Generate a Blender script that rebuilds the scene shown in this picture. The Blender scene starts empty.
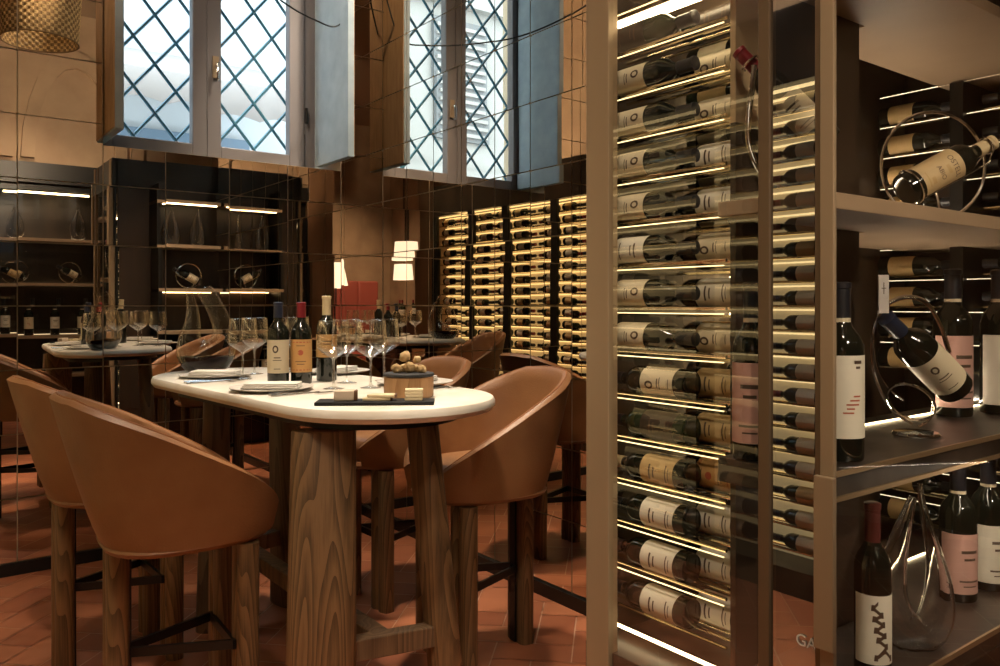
import bpy, bmesh, math, random
from math import sin, cos, pi, radians as R
from mathutils import Vector, Matrix
random.seed(7)
SC = bpy.context.scene
COL = SC.collection

# ------------------------------------------------------------------ camera, world, exposure, lights
EYE = 1.34
cam = bpy.data.objects.new('camera', bpy.data.cameras.new('camera'))
COL.objects.link(cam)
cam.location = (0, 0, EYE)
cam.rotation_euler = (R(90), 0, R(-37.06))
cam.data.sensor_width = 36
cam.data.lens = 28.84
cam.data.shift_y = -0.029
cam.data.clip_start = 0.02
SC.camera = cam
SC.view_settings.view_transform = 'Standard'
SC.view_settings.look = 'None'
SC.view_settings.exposure = 0.0
SC.view_settings.gamma = 1.0
SC.view_settings.use_curve_mapping = False
cy = SC.cycles
cy.use_denoising = True
cy.max_bounces = 14
cy.glossy_bounces = 8
cy.transmission_bounces = 8
cy.diffuse_bounces = 3
cy.transparent_max_bounces = 32
cy.caustics_reflective = False
cy.caustics_refractive = False
cy.sample_clamp_indirect = 4.0
world = bpy.data.worlds.new('world')
SC.world = world
world.use_nodes = True
bgn = world.node_tree.nodes['Background']
bgn.inputs[0].default_value = (0.66, 0.85, 1.0, 1)
bgn.inputs[1].default_value = 8.5

WARM = (1.0, 0.83, 0.63)
def spot(name, loc, target, power, angle, blend=0.6, size=0.08, color=WARM):
    l = bpy.data.lights.new(name, 'SPOT')
    l.energy = power; l.spot_size = R(angle); l.spot_blend = blend; l.shadow_soft_size = size; l.color = color
    o = bpy.data.objects.new(name, l); COL.objects.link(o)
    o.location = loc
    o.rotation_euler = (Vector(target) - Vector(loc)).to_track_quat('-Z', 'Y').to_euler()
    return o
def area(name, loc, target, power, sx, sy, color=WARM, portal=False):
    l = bpy.data.lights.new(name, 'AREA')
    l.energy = power; l.shape = 'RECTANGLE'; l.size = sx; l.size_y = sy; l.color = color
    o = bpy.data.objects.new(name, l); COL.objects.link(o)
    o.location = loc
    o.rotation_euler = (Vector(target) - Vector(loc)).to_track_quat('-Z', 'Y').to_euler()
    if portal:
        l.cycles.is_portal = True
    return o
spot('table_downlight', (1.15, 2.55, 4.7), (1.2, 2.7, 1.0), 350, 30, 0.7, 0.12, (1.0, 0.87, 0.70))
spot('stool_downlight', (-0.1, 1.2, 4.6), (0.6, 2.7, 0.6), 620, 52, 0.8, 0.12)
spot('window_side_downlight', (2.0, 3.2, 4.7), (1.9, 2.6, 0.6), 540, 48, 0.8, 0.12)
spot('wall_wash', (1.0, 0.6, 3.3), (0.9, -1.8, 3.9), 300, 90, 0.8, 0.1)
spot('rack_wall_fill', (1.3, 3.2, 3.4), (-0.7, 3.0, 3.9), 260, 90, 0.8, 0.1)  # added fill that brightens the plaster above the rack
spot('window_wall_fill', (0.4, 2.2, 4.5), (1.5, 4.9, 3.0), 40, 60, 0.8, 0.12)  # added fill on the window frames and shutters, no fitting there
spot('corner_bounce_fill', (2.36, 3.55, 4.75), (2.21, 4.62, 2.7), 700, 40, 0.9, 0.05)  # added spot replacing light the mirrors would bounce onto the right shutter
spot('mirror_side_wash', (0.7, 3.4, 4.5), (2.3, 4.4, 2.8), 160, 50, 0.8, 0.12)
spot('back_room_downlight', (-1.5, -2.5, 4.6), (-1.5, -4.0, 1.0), 600, 90, 0.8, 0.15)
spot('left_shutter_fill', (-0.3, 3.1, 4.6), (0.88, 4.5, 3.2), 75, 22, 0.8, 0.06)  # narrow fill added to brighten the left shutter
spot('display_wall_fill', (1.2, 0.2, 4.6), (1.2, -1.8, 1.5), 240, 60, 0.8, 0.1)  # fill added to lift the display shelves in the mirror
spot('rear_shelf_fill', (1.85, 3.7, 4.7), (2.08, 1.75, 1.5), 170, 22, 0.8, 0.08)  # fill added for the shelves on the cabinet's rear
spot('pendant_fill', (1.5, 4.3, 2.9), (0.85, 2.5, 3.5), 45, 30, 0.8, 0.08)  # added fill, brightens the mirrored side of the woven shade
spot('rack_front_fill', (1.4, 2.6, 4.7), (-0.35, 2.7, 1.5), 260, 60, 0.8, 0.1)  # added fill from the room side for the dark rack bottles
spot('passage_downlight', (3.4, 2.6, 4.6), (3.4, 2.4, 0.0), 120, 80, 0.8, 0.15)
spot('cabinet_front_fill', (0.9, -1.6, 2.95), (2.2, 1.0, 1.25), 260, 34, 0.8, 0.08)  # added fill that lights the bottle labels in the display bays
spot('cabinet_side_fill', (0.2, -0.9, 4.4), (1.5, 1.3, 1.4), 160, 40, 0.8, 0.15)  # added fill aimed at the cabinet's glass side
area('middle_shelf_uplight', (2.62, 1.235, 1.0), (2.62, 1.20, 3), 3.2, 0.95, 0.02)
area('upper_shelf_uplight', (2.62, 1.465, 1.59), (2.62, 1.40, 3), 3.2, 0.95, 0.02)
area('bottom_bay_downlight', (2.4, 0.96, 0.925), (2.3, 1.15, 0), 2.0, 1.2, 0.02)
spot('doorway_downlight', (-0.2, 0.2, 4.6), (1.5, 1.5, 1.3), 200, 40, 0.8, 0.15)
area('daylight_portal', (1.48, 4.98, 3.24), (1.48, 0, 3.24), 1, 1.42, 2.1, (1, 1, 1), True)

# ------------------------------------------------------------------ materials
def mat(name, col=(0.5, 0.5, 0.5), rough=0.5, metal=0.0, spec=0.5, emit=None, estr=0.0, coat=0.0):
    m = bpy.data.materials.new(name); m.use_nodes = True
    b = m.node_tree.nodes['Principled BSDF']
    b.inputs['Base Color'].default_value = (*col, 1)
    b.inputs['Roughness'].default_value = rough
    b.inputs['Metallic'].default_value = metal
    b.inputs['Specular IOR Level'].default_value = spec
    b.inputs['Coat Weight'].default_value = coat
    if emit:
        b.inputs['Emission Color'].default_value = (*emit, 1)
        b.inputs['Emission Strength'].default_value = estr
    return m
def nodes(m):
    return m.node_tree.nodes, m.node_tree.links, m.node_tree.nodes['Principled BSDF']
def ramp(nt, a, b, p0=0.0, p1=1.0):
    r = nt.nodes.new('ShaderNodeValToRGB')
    r.color_ramp.elements[0].color = (*a, 1); r.color_ramp.elements[0].position = p0
    r.color_ramp.elements[1].color = (*b, 1); r.color_ramp.elements[1].position = p1
    return r
def noise_mat(name, a, b, scale, stretch=(1, 1, 1), rough=0.5, bump=0.0, detail=5, p0=0.3, p1=0.7, metal=0.0, spec=0.5, bscale=None):
    m = mat(name, a, rough, metal, spec)
    n, l, bs = nodes(m)
    tc = n.new('ShaderNodeTexCoord'); mp = n.new('ShaderNodeMapping'); mp.inputs['Scale'].default_value = stretch
    nz = n.new('ShaderNodeTexNoise'); nz.inputs['Scale'].default_value = scale; nz.inputs['Detail'].default_value = detail
    l.new(tc.outputs['Object'], mp.inputs[0]); l.new(mp.outputs[0], nz.inputs['Vector'])
    r = ramp(m.node_tree, a, b, p0, p1); l.new(nz.outputs['Fac'], r.inputs[0]); l.new(r.outputs[0], bs.inputs['Base Color'])
    if bump:
        n2 = nz
        if bscale:
            n2 = n.new('ShaderNodeTexNoise'); n2.inputs['Scale'].default_value = bscale; l.new(mp.outputs[0], n2.inputs['Vector'])
        bp = n.new('ShaderNodeBump'); bp.inputs['Strength'].default_value = bump; bp.inputs['Distance'].default_value = 0.01
        l.new(n2.outputs['Fac'], bp.inputs['Height']); l.new(bp.outputs[0], bs.inputs['Normal'])
    return m
def wood(name, dark, light, rough=0.5, scale=22, seed=0.0):
    m = mat(name, light, rough)
    n, l, bs = nodes(m)
    tc = n.new('ShaderNodeTexCoord'); mp = n.new('ShaderNodeMapping')
    mp.inputs['Scale'].default_value = (1, 1, 0.10); mp.inputs['Location'].default_value = (seed, seed * 0.7, seed * 0.3)
    l.new(tc.outputs['Object'], mp.inputs[0])
    nz = n.new('ShaderNodeTexNoise'); nz.inputs['Scale'].default_value = 5.5; nz.inputs['Detail'].default_value = 1.5
    l.new(mp.outputs[0], nz.inputs['Vector'])
    mu = n.new('ShaderNodeMath'); mu.operation = 'MULTIPLY'; mu.inputs[1].default_value = scale; l.new(nz.outputs['Fac'], mu.inputs[0])
    fr = n.new('ShaderNodeMath'); fr.operation = 'FRACT'; l.new(mu.outputs[0], fr.inputs[0])
    mp2 = n.new('ShaderNodeMapping'); mp2.inputs['Scale'].default_value = (1, 1, 0.03); l.new(tc.outputs['Object'], mp2.inputs[0])
    fi = n.new('ShaderNodeTexNoise'); fi.inputs['Scale'].default_value = 220; fi.inputs['Detail'].default_value = 2; l.new(mp2.outputs[0], fi.inputs['Vector'])
    mx = n.new('ShaderNodeMath'); mx.operation = 'MULTIPLY_ADD'; mx.inputs[1].default_value = 0.55
    l.new(fr.outputs[0], mx.inputs[0])
    m3 = n.new('ShaderNodeMath'); m3.operation = 'MULTIPLY'; m3.inputs[1].default_value = 0.55; l.new(fi.outputs['Fac'], m3.inputs[0])
    l.new(m3.outputs[0], mx.inputs[2])
    r = ramp(m.node_tree, dark, light, 0.12, 0.72); l.new(mx.outputs[0], r.inputs[0]); l.new(r.outputs[0], bs.inputs['Base Color'])
    bp = n.new('ShaderNodeBump'); bp.inputs['Strength'].default_value = 0.25; bp.inputs['Distance'].default_value = 0.003
    l.new(mx.outputs[0], bp.inputs['Height']); l.new(bp.outputs[0], bs.inputs['Normal'])
    return m
def glass(name, tint=(1, 1, 1), base=0.05, edge=0.75, power=0.35, rough=0.0, gcol=(1, 1, 1)):
    """thin clear glass: straight transmission plus a reflection that grows at grazing angles"""
    m = bpy.data.materials.new(name); m.use_nodes = True
    n, l = m.node_tree.nodes, m.node_tree.links
    n.remove(n['Principled BSDF'])
    out = n['Material Output']
    tr = n.new('ShaderNodeBsdfTransparent'); tr.inputs[0].default_value = (*tint, 1)
    gl = n.new('ShaderNodeBsdfGlossy'); gl.inputs[0].default_value = (*gcol, 1); gl.inputs['Roughness'].default_value = rough
    lw = n.new('ShaderNodeLayerWeight'); lw.inputs['Blend'].default_value = power
    mr = n.new('ShaderNodeMapRange'); mr.inputs['To Min'].default_value = base; mr.inputs['To Max'].default_value = edge
    l.new(lw.outputs['Facing'], mr.inputs['Value'])
    mix = n.new('ShaderNodeMixShader')
    l.new(mr.outputs[0], mix.inputs[0]); l.new(tr.outputs[0], mix.inputs[1]); l.new(gl.outputs[0], mix.inputs[2])
    l.new(mix.outputs[0], out.inputs[0])
    return m
def mirror_mat(name, col, rough=0.0):
    m = bpy.data.materials.new(name); m.use_nodes = True
    n, l = m.node_tree.nodes, m.node_tree.links
    n.remove(n['Principled BSDF'])
    gl = n.new('ShaderNodeBsdfGlossy'); gl.inputs[0].default_value = (*col, 1); gl.inputs['Roughness'].default_value = rough
    l.new(gl.outputs[0], n['Material Output'].inputs[0])
    return m

MIRROR = mirror_mat('smoked_mirror', (0.80, 0.72, 0.62))
JOINT = mat('mirror_joint', (0.52, 0.40, 0.27), 0.45, 0.3)
STUD = mat('stud_brass', (0.35, 0.26, 0.15), 0.3, 0.9)
BRONZE = mat('bronze', (0.36, 0.26, 0.16), 0.5, 0.3)
BRONZE_D = mat('dark_bronze', (0.16, 0.105, 0.06), 0.45, 0.35)
BLACK = mat('black_metal', (0.012, 0.011, 0.010), 0.4, 0.3)
DARKWOOD = noise_mat('dark_veneer', (0.022, 0.014, 0.009), (0.05, 0.031, 0.019), 6, (1, 1, 0.2), 0.4)
SHELFM = noise_mat('bronze_lacquer_shelf', (0.36, 0.25, 0.16), (0.44, 0.31, 0.20), 3, (1, 1, 1), 0.42)
SHELFTOP = noise_mat('dark_stone_shelf', (0.028, 0.021, 0.016), (0.085, 0.064, 0.05), 9, (1, 1, 1), 0.35, detail=8, p0=0.4, p1=0.7)
BRASS = mat('brass_edge', (0.55, 0.38, 0.22), 0.35, 0.7)
ROD = mat('polished_rod', (0.9, 0.78, 0.55), 0.14, 1.0)
CREAMPANEL = mat('cream_back_panel', (0.66, 0.53, 0.34), 0.5)
BEIGE = mat('beige_panel', (0.50, 0.36, 0.21), 0.55)
LED = mat('led_strip', (1, 1, 1), 0.5, emit=(1.0, 0.80, 0.48), estr=14.0)
LEDG = mat('led_strip_gold', (1, 1, 1), 0.5, emit=(1.0, 0.74, 0.34), estr=2.4)
LEDF = mat('led_strip_faint', (1, 1, 1), 0.5, emit=(1.0, 0.80, 0.50), estr=1.6)
LEDS = mat('led_strip_soft', (1, 1, 1), 0.5, emit=(1.0, 0.76, 0.42), estr=8.0)
BACKLIT = mat('backlit_panel', (0.6, 0.5, 0.35), 0.6, emit=(1.0, 0.75, 0.37), estr=0.36)
PLASTER = noise_mat('stone_plaster', (0.30, 0.20, 0.125), (0.47, 0.335, 0.215), 2.2, (1, 1, 1), 0.75, 0.1, 8)
PILLAR = noise_mat('brown_pillar', (0.13, 0.068, 0.033), (0.24, 0.135, 0.07), 2.5, (1, 1, 0.3), 0.5, detail=7)
CEIL = mat('ceiling_paint', (0.30, 0.21, 0.14), 0.8)
WINFRAME = mat('grey_taupe_paint', (0.20, 0.182, 0.185), 0.45)
SHUTTER = noise_mat('grey_shutter_paint', (0.30, 0.375, 0.43), (0.39, 0.47, 0.52), 9, (1, 1, 1), 0.6, 0.05, 6)
SHUTTER_W = noise_mat('warm_lit_shutter_face', (0.40, 0.225, 0.095), (0.53, 0.315, 0.145), 40, (1, 1, 0.15), 0.6, 0.1, 4)  # golden tone holds the warm room light falling on this face
IRON = mat('blue_iron', (0.035, 0.15, 0.21), 0.45)
PANE = glass('window_pane', (0.98, 1, 1), 0.04, 0.5, 0.25)
CABGLASS = glass('cabinet_glass', (0.96, 0.96, 0.94), 0.035, 0.45, 0.2)
SHINYGLASS = glass('reflective_glass', (0.62, 0.60, 0.56), 0.32, 0.7, 0.3)
CRYSTAL = glass('clear_crystal', (0.965, 0.965, 0.955), 0.035, 0.95, 0.26, 0.02)
DECANT = glass('decanter_crystal', (0.93, 0.92, 0.90), 0.03, 0.95, 0.17, 0.02)
DECANT2 = mat('display_crystal', (1, 1, 1), 0.0)
DECANT2.node_tree.nodes['Principled BSDF'].inputs['Transmission Weight'].default_value = 1.0
DECANT2.node_tree.nodes['Principled BSDF'].inputs['IOR'].default_value = 1.5
WINE = mat('red_wine', (0.008, 0.001, 0.002), 0.05, 0, 0.1)
BOTTLEG = mat('dark_bottle_glass', (0.008, 0.009, 0.006), 0.08, 0.0, 0.6)
BOTTLEGREEN = mat('green_bottle_glass', (0.02, 0.028, 0.012), 0.1, 0.0, 0.6)
OAK = wood('oak', (0.042, 0.022, 0.009), (0.225, 0.125, 0.055), 0.5, 34)
OAK2 = wood('oak_dark', (0.05, 0.027, 0.014), (0.17, 0.10, 0.052), 0.45, 18, 3.1)
OAKL = wood('light_wood', (0.28, 0.14, 0.055), (0.46, 0.26, 0.12), 0.5, 14, 1.7)
LEATHER = noise_mat('cognac_leather', (0.25, 0.110, 0.042), (0.315, 0.146, 0.058), 7, (1, 1, 1), 0.42, 0.12, 6, 0.3, 0.7, bscale=160)
PIPING = mat('leather_piping', (0.30, 0.115, 0.04), 0.4)
MARBLE = noise_mat('cream_marble', (0.74, 0.66, 0.55), (0.88, 0.83, 0.74), 7, (1, 1, 1), 0.3, detail=9, p0=0.25, p1=0.6)
PLATE = mat('grey_white_ceramic', (0.60, 0.56, 0.50), 0.35)
STEEL = mat('cutlery_steel', (0.55, 0.53, 0.5), 0.2, 1.0)
CHROME = mat('chrome', (0.9, 0.88, 0.84), 0.08, 1.0)
SLATE = noise_mat('black_slate', (0.008, 0.008, 0.009), (0.018, 0.018, 0.018), 20, (1, 1, 1), 0.6, 0.2, spec=0.2)
SLATEG = mat('grey_slate_lid', (0.035, 0.035, 0.037), 0.6, 0, 0.3)
CHEESE1 = noise_mat('aged_cheese', (0.46, 0.29, 0.12), (0.68, 0.49, 0.26), 45, (1, 1, 1), 0.7, 0.4)
CHEESE2 = mat('pale_cheese', (0.78, 0.64, 0.40), 0.55)
CHEESE3 = mat('cream_cheese_block', (0.70, 0.57, 0.44), 0.6)
RIND = mat('cheese_rind', (0.16, 0.075, 0.035), 0.6)
CREAM = mat('label_cream', (0.74, 0.63, 0.44), 0.6)
CREAM2 = mat('label_white', (0.82, 0.75, 0.62), 0.6)
TAN = mat('label_tan', (0.56, 0.38, 0.17), 0.6)
PARCH = mat('label_parchment', (0.62, 0.45, 0.24), 0.6)
ORANGE = mat('label_orange', (0.62, 0.34, 0.12), 0.6)
PINK = mat('label_pink', (0.62, 0.36, 0.30), 0.6)
INK = mat('label_ink', (0.09, 0.055, 0.035), 0.6)
INKR = mat('label_ink_red', (0.45, 0.10, 0.05), 0.6)
CAPB = mat('capsule_black', (0.015, 0.015, 0.02), 0.35)
CAPN = mat('capsule_navy', (0.02, 0.025, 0.05), 0.35)
CAPR = mat('capsule_red', (0.22, 0.016, 0.022), 0.3)
CAPC = mat('capsule_cream', (0.74, 0.58, 0.34), 0.4)
RATTAN = noise_mat('woven_rattan', (0.24, 0.15, 0.06), (0.55, 0.40, 0.19), 60, (1, 1, 1), 0.7, 0.3)
RATTAND = mat('woven_rattan_shadow', (0.15, 0.09, 0.035), 0.8)
FABRIC = mat('lampshade_fabric', (0.85, 0.8, 0.7), 0.8, emit=(1.0, 0.9, 0.74), estr=2.0)
WHITE = mat('white_lettering', (0.8, 0.78, 0.74), 0.5)
FACADE = noise_mat('pale_facade', (0.30, 0.29, 0.27), (0.35, 0.34, 0.325), 1.2, (1, 1, 1), 0.9)
AWNING = mat('cream_awning', (0.30, 0.25, 0.215), 0.8)
SHOPDARK = mat('shopfront_blue_grey', (0.075, 0.105, 0.13), 0.6)
LOUVER = mat('grey_louver', (0.16, 0.165, 0.17), 0.7)
STREET = mat('street_stone', (0.35, 0.34, 0.33), 0.9)
RED = mat('red_upholstery', (0.42, 0.10, 0.075), 0.6)
TERRA = mat('terracotta', (0.4, 0.13, 0.06), 0.42)
if True:
    n, l, bs = nodes(TERRA)
    at = n.new('ShaderNodeAttribute'); at.attribute_name = 'tile'
    tc = n.new('ShaderNodeTexCoord'); nz = n.new('ShaderNodeTexNoise'); nz.inputs['Scale'].default_value = 5; nz.inputs['Detail'].default_value = 7
    l.new(tc.outputs['Object'], nz.inputs['Vector'])
    ad = n.new('ShaderNodeMath'); ad.operation = 'MULTIPLY_ADD'; ad.inputs[1].default_value = 0.45
    l.new(at.outputs['Fac'], ad.inputs[0]); 
    m2 = n.new('ShaderNodeMath'); m2.operation = 'MULTIPLY'; m2.inputs[1].default_value = 0.6; l.new(nz.outputs['Fac'], m2.inputs[0]); l.new(m2.outputs[0], ad.inputs[2])
    r = ramp(TERRA.node_tree, (0.30, 0.088, 0.040), (0.53, 0.19, 0.088), 0.15, 0.8)
    l.new(ad.outputs[0], r.inputs[0]); l.new(r.outputs[0], bs.inputs['Base Color'])
GROUT = mat('pale_grout', (0.66, 0.44, 0.31), 0.8)

# ------------------------------------------------------------------ mesh builder
class MB:
    def __init__(s):
        s.v = []; s.f = []; s.m = []; s.mats = []
    def mi(s, m):
        if m not in s.mats: s.mats.append(m)
        return s.mats.index(m)
    def add(s, vs, fs, m, M=None):
        o = len(s.v)
        s.v += [tuple(M @ Vector(p)) if M else tuple(p) for p in vs]
        k = s.mi(m)
        for f in fs:
            s.f.append([i + o for i in f]); s.m.append(k)
        return s
    def box(s, c, d, m, M=None):
        x, y, z = c; a, b, e = d[0] / 2, d[1] / 2, d[2] / 2
        vs = [(x + i * a, y + j * b, z + k * e) for i in (-1, 1) for j in (-1, 1) for k in (-1, 1)]
        fs = [(0, 1, 3, 2), (4, 6, 7, 5), (0, 4, 5, 1), (2, 3, 7, 6), (0, 2, 6, 4), (1, 5, 7, 3)]
        return s.add(vs, fs, m, M)
    def bb(s, a, b, m):
        return s.box([(a[i] + b[i]) / 2 for i in range(3)], [abs(b[i] - a[i]) for i in range(3)], m)
    def quad(s, p, m):
        return s.add(p, [(0, 1, 2, 3)], m)
    def prism(s, pts, z0, z1, m, M=None):
        n = len(pts)
        vs = [(x, y, z0) for x, y in pts] + [(x, y, z1) for x, y in pts]
        fs = [tuple(range(n - 1, -1, -1)), tuple(range(n, 2 * n))] + [(i, (i + 1) % n, n + (i + 1) % n, n + i) for i in range(n)]
        return s.add(vs, fs, m, M)
    def loft(s, rings, m, cap=True, closed=False, M=None):
        n = len(rings[0]); k = len(rings)
        vs = [p for r in rings for p in r]
        fs = []
        for a in range(k if closed else k - 1):
            b = (a + 1) % k
            fs += [(a * n + i, a * n + (i + 1) % n, b * n + (i + 1) % n, b * n + i) for i in range(n)]
        if cap and not closed:
            fs += [tuple(range(n - 1, -1, -1)), tuple((k - 1) * n + i for i in range(n))]
        return s.add(vs, fs, m, M)
    def tube(s, pts, r, m, n=8, closed=False, M=None, cap=True, post=None, flat=1.0):
        pts = [Vector(p) for p in pts]
        k = len(pts)
        rr = r if isinstance(r, (list, tuple)) else [r] * k
        rings = []; up = None
        for i in range(k):
            if closed: t = pts[(i + 1) % k] - pts[i - 1]
            else: t = pts[min(i + 1, k - 1)] - pts[max(i - 1, 0)]
            t.normalize()
            if up is None:
                up = Vector((0, 0, 1)) if abs(t.z) < 0.9 else Vector((0, 1, 0))
            a = (up - t * up.dot(t)).normalized(); up = a
            b = t.cross(a)
            rings.append([tuple(pts[i] + a * (rr[i] * cos(2 * pi * j / n)) + b * (rr[i] * flat * sin(2 * pi * j / n))) for j in range(n)])
        if post: rings = [[post(p) for p in g] for g in rings]
        return s.loft(rings, m, cap, closed, M)
    def lathe(s, prof, m, n=20, M=None, cap=True):
        rings = [[(r * cos(2 * pi * j / n), r * sin(2 * pi * j / n), z) for j in range(n)] for r, z in prof]
        return s.loft(rings, m, cap, False, M)
    def arc(s, r, z0, z1, a0, a1, m, n=14, M=None):
        vs = []; fs = []
        for j in range(n + 1):
            a = a0 + (a1 - a0) * j / n
            vs += [(r * cos(a), r * sin(a), z0), (r * cos(a), r * sin(a), z1)]
        fs = [(2 * j, 2 * j + 2, 2 * j + 3, 2 * j + 1) for j in range(n)]
        return s.add(vs, fs, m, M)
    def ball(s, c, r, m, n=10, sc=(1, 1, 1)):
        rings = []
        for i in range(1, n // 2):
            p = pi * i / (n // 2)
            rings.append([(c[0] + sc[0] * r * sin(p) * cos(2 * pi * j / n), c[1] + sc[1] * r * sin(p) * sin(2 * pi * j / n), c[2] - sc[2] * r * cos(p)) for j in range(n)])
        return s.loft(rings, m)
    def build(s, name, parent=None, smooth=True, bevel=0.0, seg=2, ang=35, sub=0):
        me = bpy.data.meshes.new(name)
        me.from_pydata(s.v, [], s.f)
        for m in s.mats: me.materials.append(m)
        me.polygons.foreach_set('material_index', s.m)
        me.update()
        if smooth:
            me.polygons.foreach_set('use_smooth', [True] * len(me.polygons))
            me.set_sharp_from_angle(angle=R(ang))
        o = bpy.data.objects.new(name, me); COL.objects.link(o)
        if parent: o.parent = parent
        if bevel:
            b = o.modifiers.new('bevel', 'BEVEL'); b.width = bevel; b.segments = seg; b.limit_method = 'ANGLE'; b.angle_limit = R(40)
        if sub:
            b = o.modifiers.new('sub', 'SUBSURF'); b.levels = sub; b.render_levels = sub
        return o
def tag(o, label, cat, group=None, kind=None):
    o['label'] = label; o['category'] = cat
    if group: o['group'] = group
    if kind: o['kind'] = kind
    return o
def struct(o):
    o['kind'] = 'structure'; return o
def thing(name, label, cat, loc=(0, 0, 0), rz=0, group=None):
    o = bpy.data.objects.new(name, None); COL.objects.link(o)
    o.empty_display_size = 0.05
    o.location = loc; o.rotation_euler = (0, 0, rz)
    return tag(o, label, cat, group)
def dup(root, loc=None, rot=None, label=None, group=None):
    def cp(o, parent):
        c = o.copy(); COL.objects.link(c)
        if parent:
            c.parent = parent; c.matrix_parent_inverse = o.matrix_parent_inverse.copy()
        for ch in [x for x in KIDS.get(o.name, [])]: KIDS.setdefault(c.name, []).append(cp(ch, c))
        return c
    def index(o):
        KIDS[o.name] = list(o.children)
        for x in o.children: index(x)
    index(root)
    r = cp(root, None)
    if loc is not None: r.location = loc
    if rot is not None: r.rotation_euler = rot
    if label: r['label'] = label
    if group: r['group'] = group
    return r
KIDS = {}
def smoothpath(pts, n=6, closed=False):
    """Catmull-Rom through tuples of any length"""
    out = []; k = len(pts)
    g = (lambda i: pts[i % k]) if closed else (lambda i: pts[max(0, min(k - 1, i))])
    for i in range(k if closed else k - 1):
        p0, p1, p2, p3 = g(i - 1), g(i), g(i + 1), g(i + 2)
        for j in range(n):
            t = j / n
            out.append(tuple(0.5 * (2 * b + (c - a) * t + (2 * a - 5 * b + 4 * c - d) * t * t + (3 * b - a - 3 * c + d) * t ** 3) for a, b, c, d in zip(p0, p1, p2, p3)))
    if not closed: out.append(tuple(pts[-1]))
    return out
ORD = ['bottom', 'second', 'third', 'fourth', 'fifth', 'sixth', 'seventh', 'eighth', 'ninth', 'tenth', 'eleventh', 'twelfth', 'thirteenth', 'fourteenth', 'fifteenth', 'sixteenth', 'seventeenth', 'eighteenth', 'nineteenth']

# ------------------------------------------------------------------ setting
W1, W2 = 4.62, 2.39            # window wall plane (y), mirrored side wall plane (x)
W3, W4 = -0.30, -1.76          # rack wall front (x), display wall front (y)
CEILZ = 4.9

def make_floor():
    mb = MB()
    mb.bb((-3.3, -5.1, -0.10), (5.1, W1 + 0.05, -0.006), GROUT)
    o = mb.build('floor', smooth=False); struct(o)
    # herringbone bricks laid at 45 degrees
    L, Wd, g = 0.30, 0.15, 0.0026
    vs, fs, val = [], [], []
    def rect(x, y, a, b):
        c = cos(pi / 4)
        p = []
        for (i, j) in ((x + g, y + g), (x + a - g, y + g), (x + a - g, y + b - g), (x + g, y + b - g)):
            p.append(((i - j) * c, (i + j) * c))
        cx = sum(q[0] for q in p) / 4; cyy = sum(q[1] for q in p) / 4
        if not (-3.2 < cx < 4.9 and -5.0 < cyy < W1 + 0.14): return
        if cx < -0.5 and cyy > 1.2: return
        k = len(vs)
        for q in p: vs.append((q[0], q[1], 0.0))
        fs.append((k, k + 1, k + 2, k + 3)); val.append(random.random())
    n = 44
    for a in range(-n, n):
        for b in range(-n, n):
            x = (a + 2 * b * 0) * Wd
            y = a * Wd + 0
            ox = a * Wd + b * 4 * Wd; oy = a * Wd
            rect(ox, oy, L, Wd)                       # lying brick
            rect(ox + L, oy - Wd, Wd, L)              # standing brick
    me = bpy.data.meshes.new('floor_tiles'); me.from_pydata(vs, [], fs); me.materials.append(TERRA)
    att = me.attributes.new('tile', 'FLOAT', 'FACE'); att.data.foreach_set('value', val)
    t = bpy.data.objects.new('floor_tiles', me); COL.objects.link(t); t.parent = o
make_floor()

def frange(a, b, s):
    out = []; x = a
    while x < b - 1e-6: out.append(x); x += s
    return out
ZS = [0.06] + [0.376 + 0.318 * k for k in range(15)]
ZS = [z for z in ZS if z < CEILZ] + [CEILZ]
def tiles(mb, us, zs, plane, hole=None, tilt=0.13, studs=True):
    """mirror tiles in a wall; plane(u, z, d) -> xyz where d is the distance off the wall"""
    for i in range(len(us) - 1):
        for k in range(len(zs) - 1):
            u0, u1, z0, z1 = us[i], us[i + 1], zs[k], zs[k + 1]
            if hole:
                h0, h1, hz0, hz1 = hole
                if u0 >= h0 - 1e-3 and u1 <= h1 + 1e-3:
                    if z0 >= hz0 - 1e-3 and z1 <= hz1 + 1e-3: continue
                    if z0 < hz0 < z1: z1 = hz0
                    elif z0 < hz1 < z1: z0 = hz1
            g = 0.0026
            a = R(random.uniform(-tilt, tilt)); b = R(random.uniform(-tilt, tilt))
            um, zm = (u0 + u1) / 2, (z0 + z1) / 2
            P = []
            for (u, z) in ((u0 + g, z0 + g), (u1 - g, z0 + g), (u1 - g, z1 - g), (u0 + g, z1 - g)):
                P.append(plane(u, z, 0.006 + (u - um) * math.tan(a) + (z - zm) * math.tan(b)))
            mb.quad(P, MIRROR)
            if studs and z0 > 1.0:
                mb.ball(plane(u0, z0, 0.008), 0.006, STUD, 6)

# window wall (far): mirrored tiles around a deep window niche
mb = MB()
HOLE = (0.872, 2.235, 2.176, 4.30)
mb.bb((-0.95, W1, 0), (HOLE[0], W1 + 0.5, CEILZ), JOINT)
mb.bb((HOLE[1], W1, 0), (2.60, W1 + 0.5, CEILZ), JOINT)
mb.bb((HOLE[0], W1, 0), (HOLE[1], W1 + 0.5, HOLE[2]), JOINT)
mb.bb((HOLE[0], W1, HOLE[3]), (HOLE[1], W1 + 0.5, CEILZ), JOINT)
tiles(mb, [-0.566, -0.216, 0.134, 0.484, 0.872, 1.185, 1.535, 1.885, 2.235, W2 - 0.002], ZS, lambda u, z, d: (u, W1 - d, z), HOLE)
struct(mb.build('wall_back', smooth=False))
mb = MB(); mb.bb((-0.55, W1 - 0.022, 0), (W2, W1 + 0.001, 0.06), BLACK); struct(mb.build('baseboard_back', smooth=False))
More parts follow.
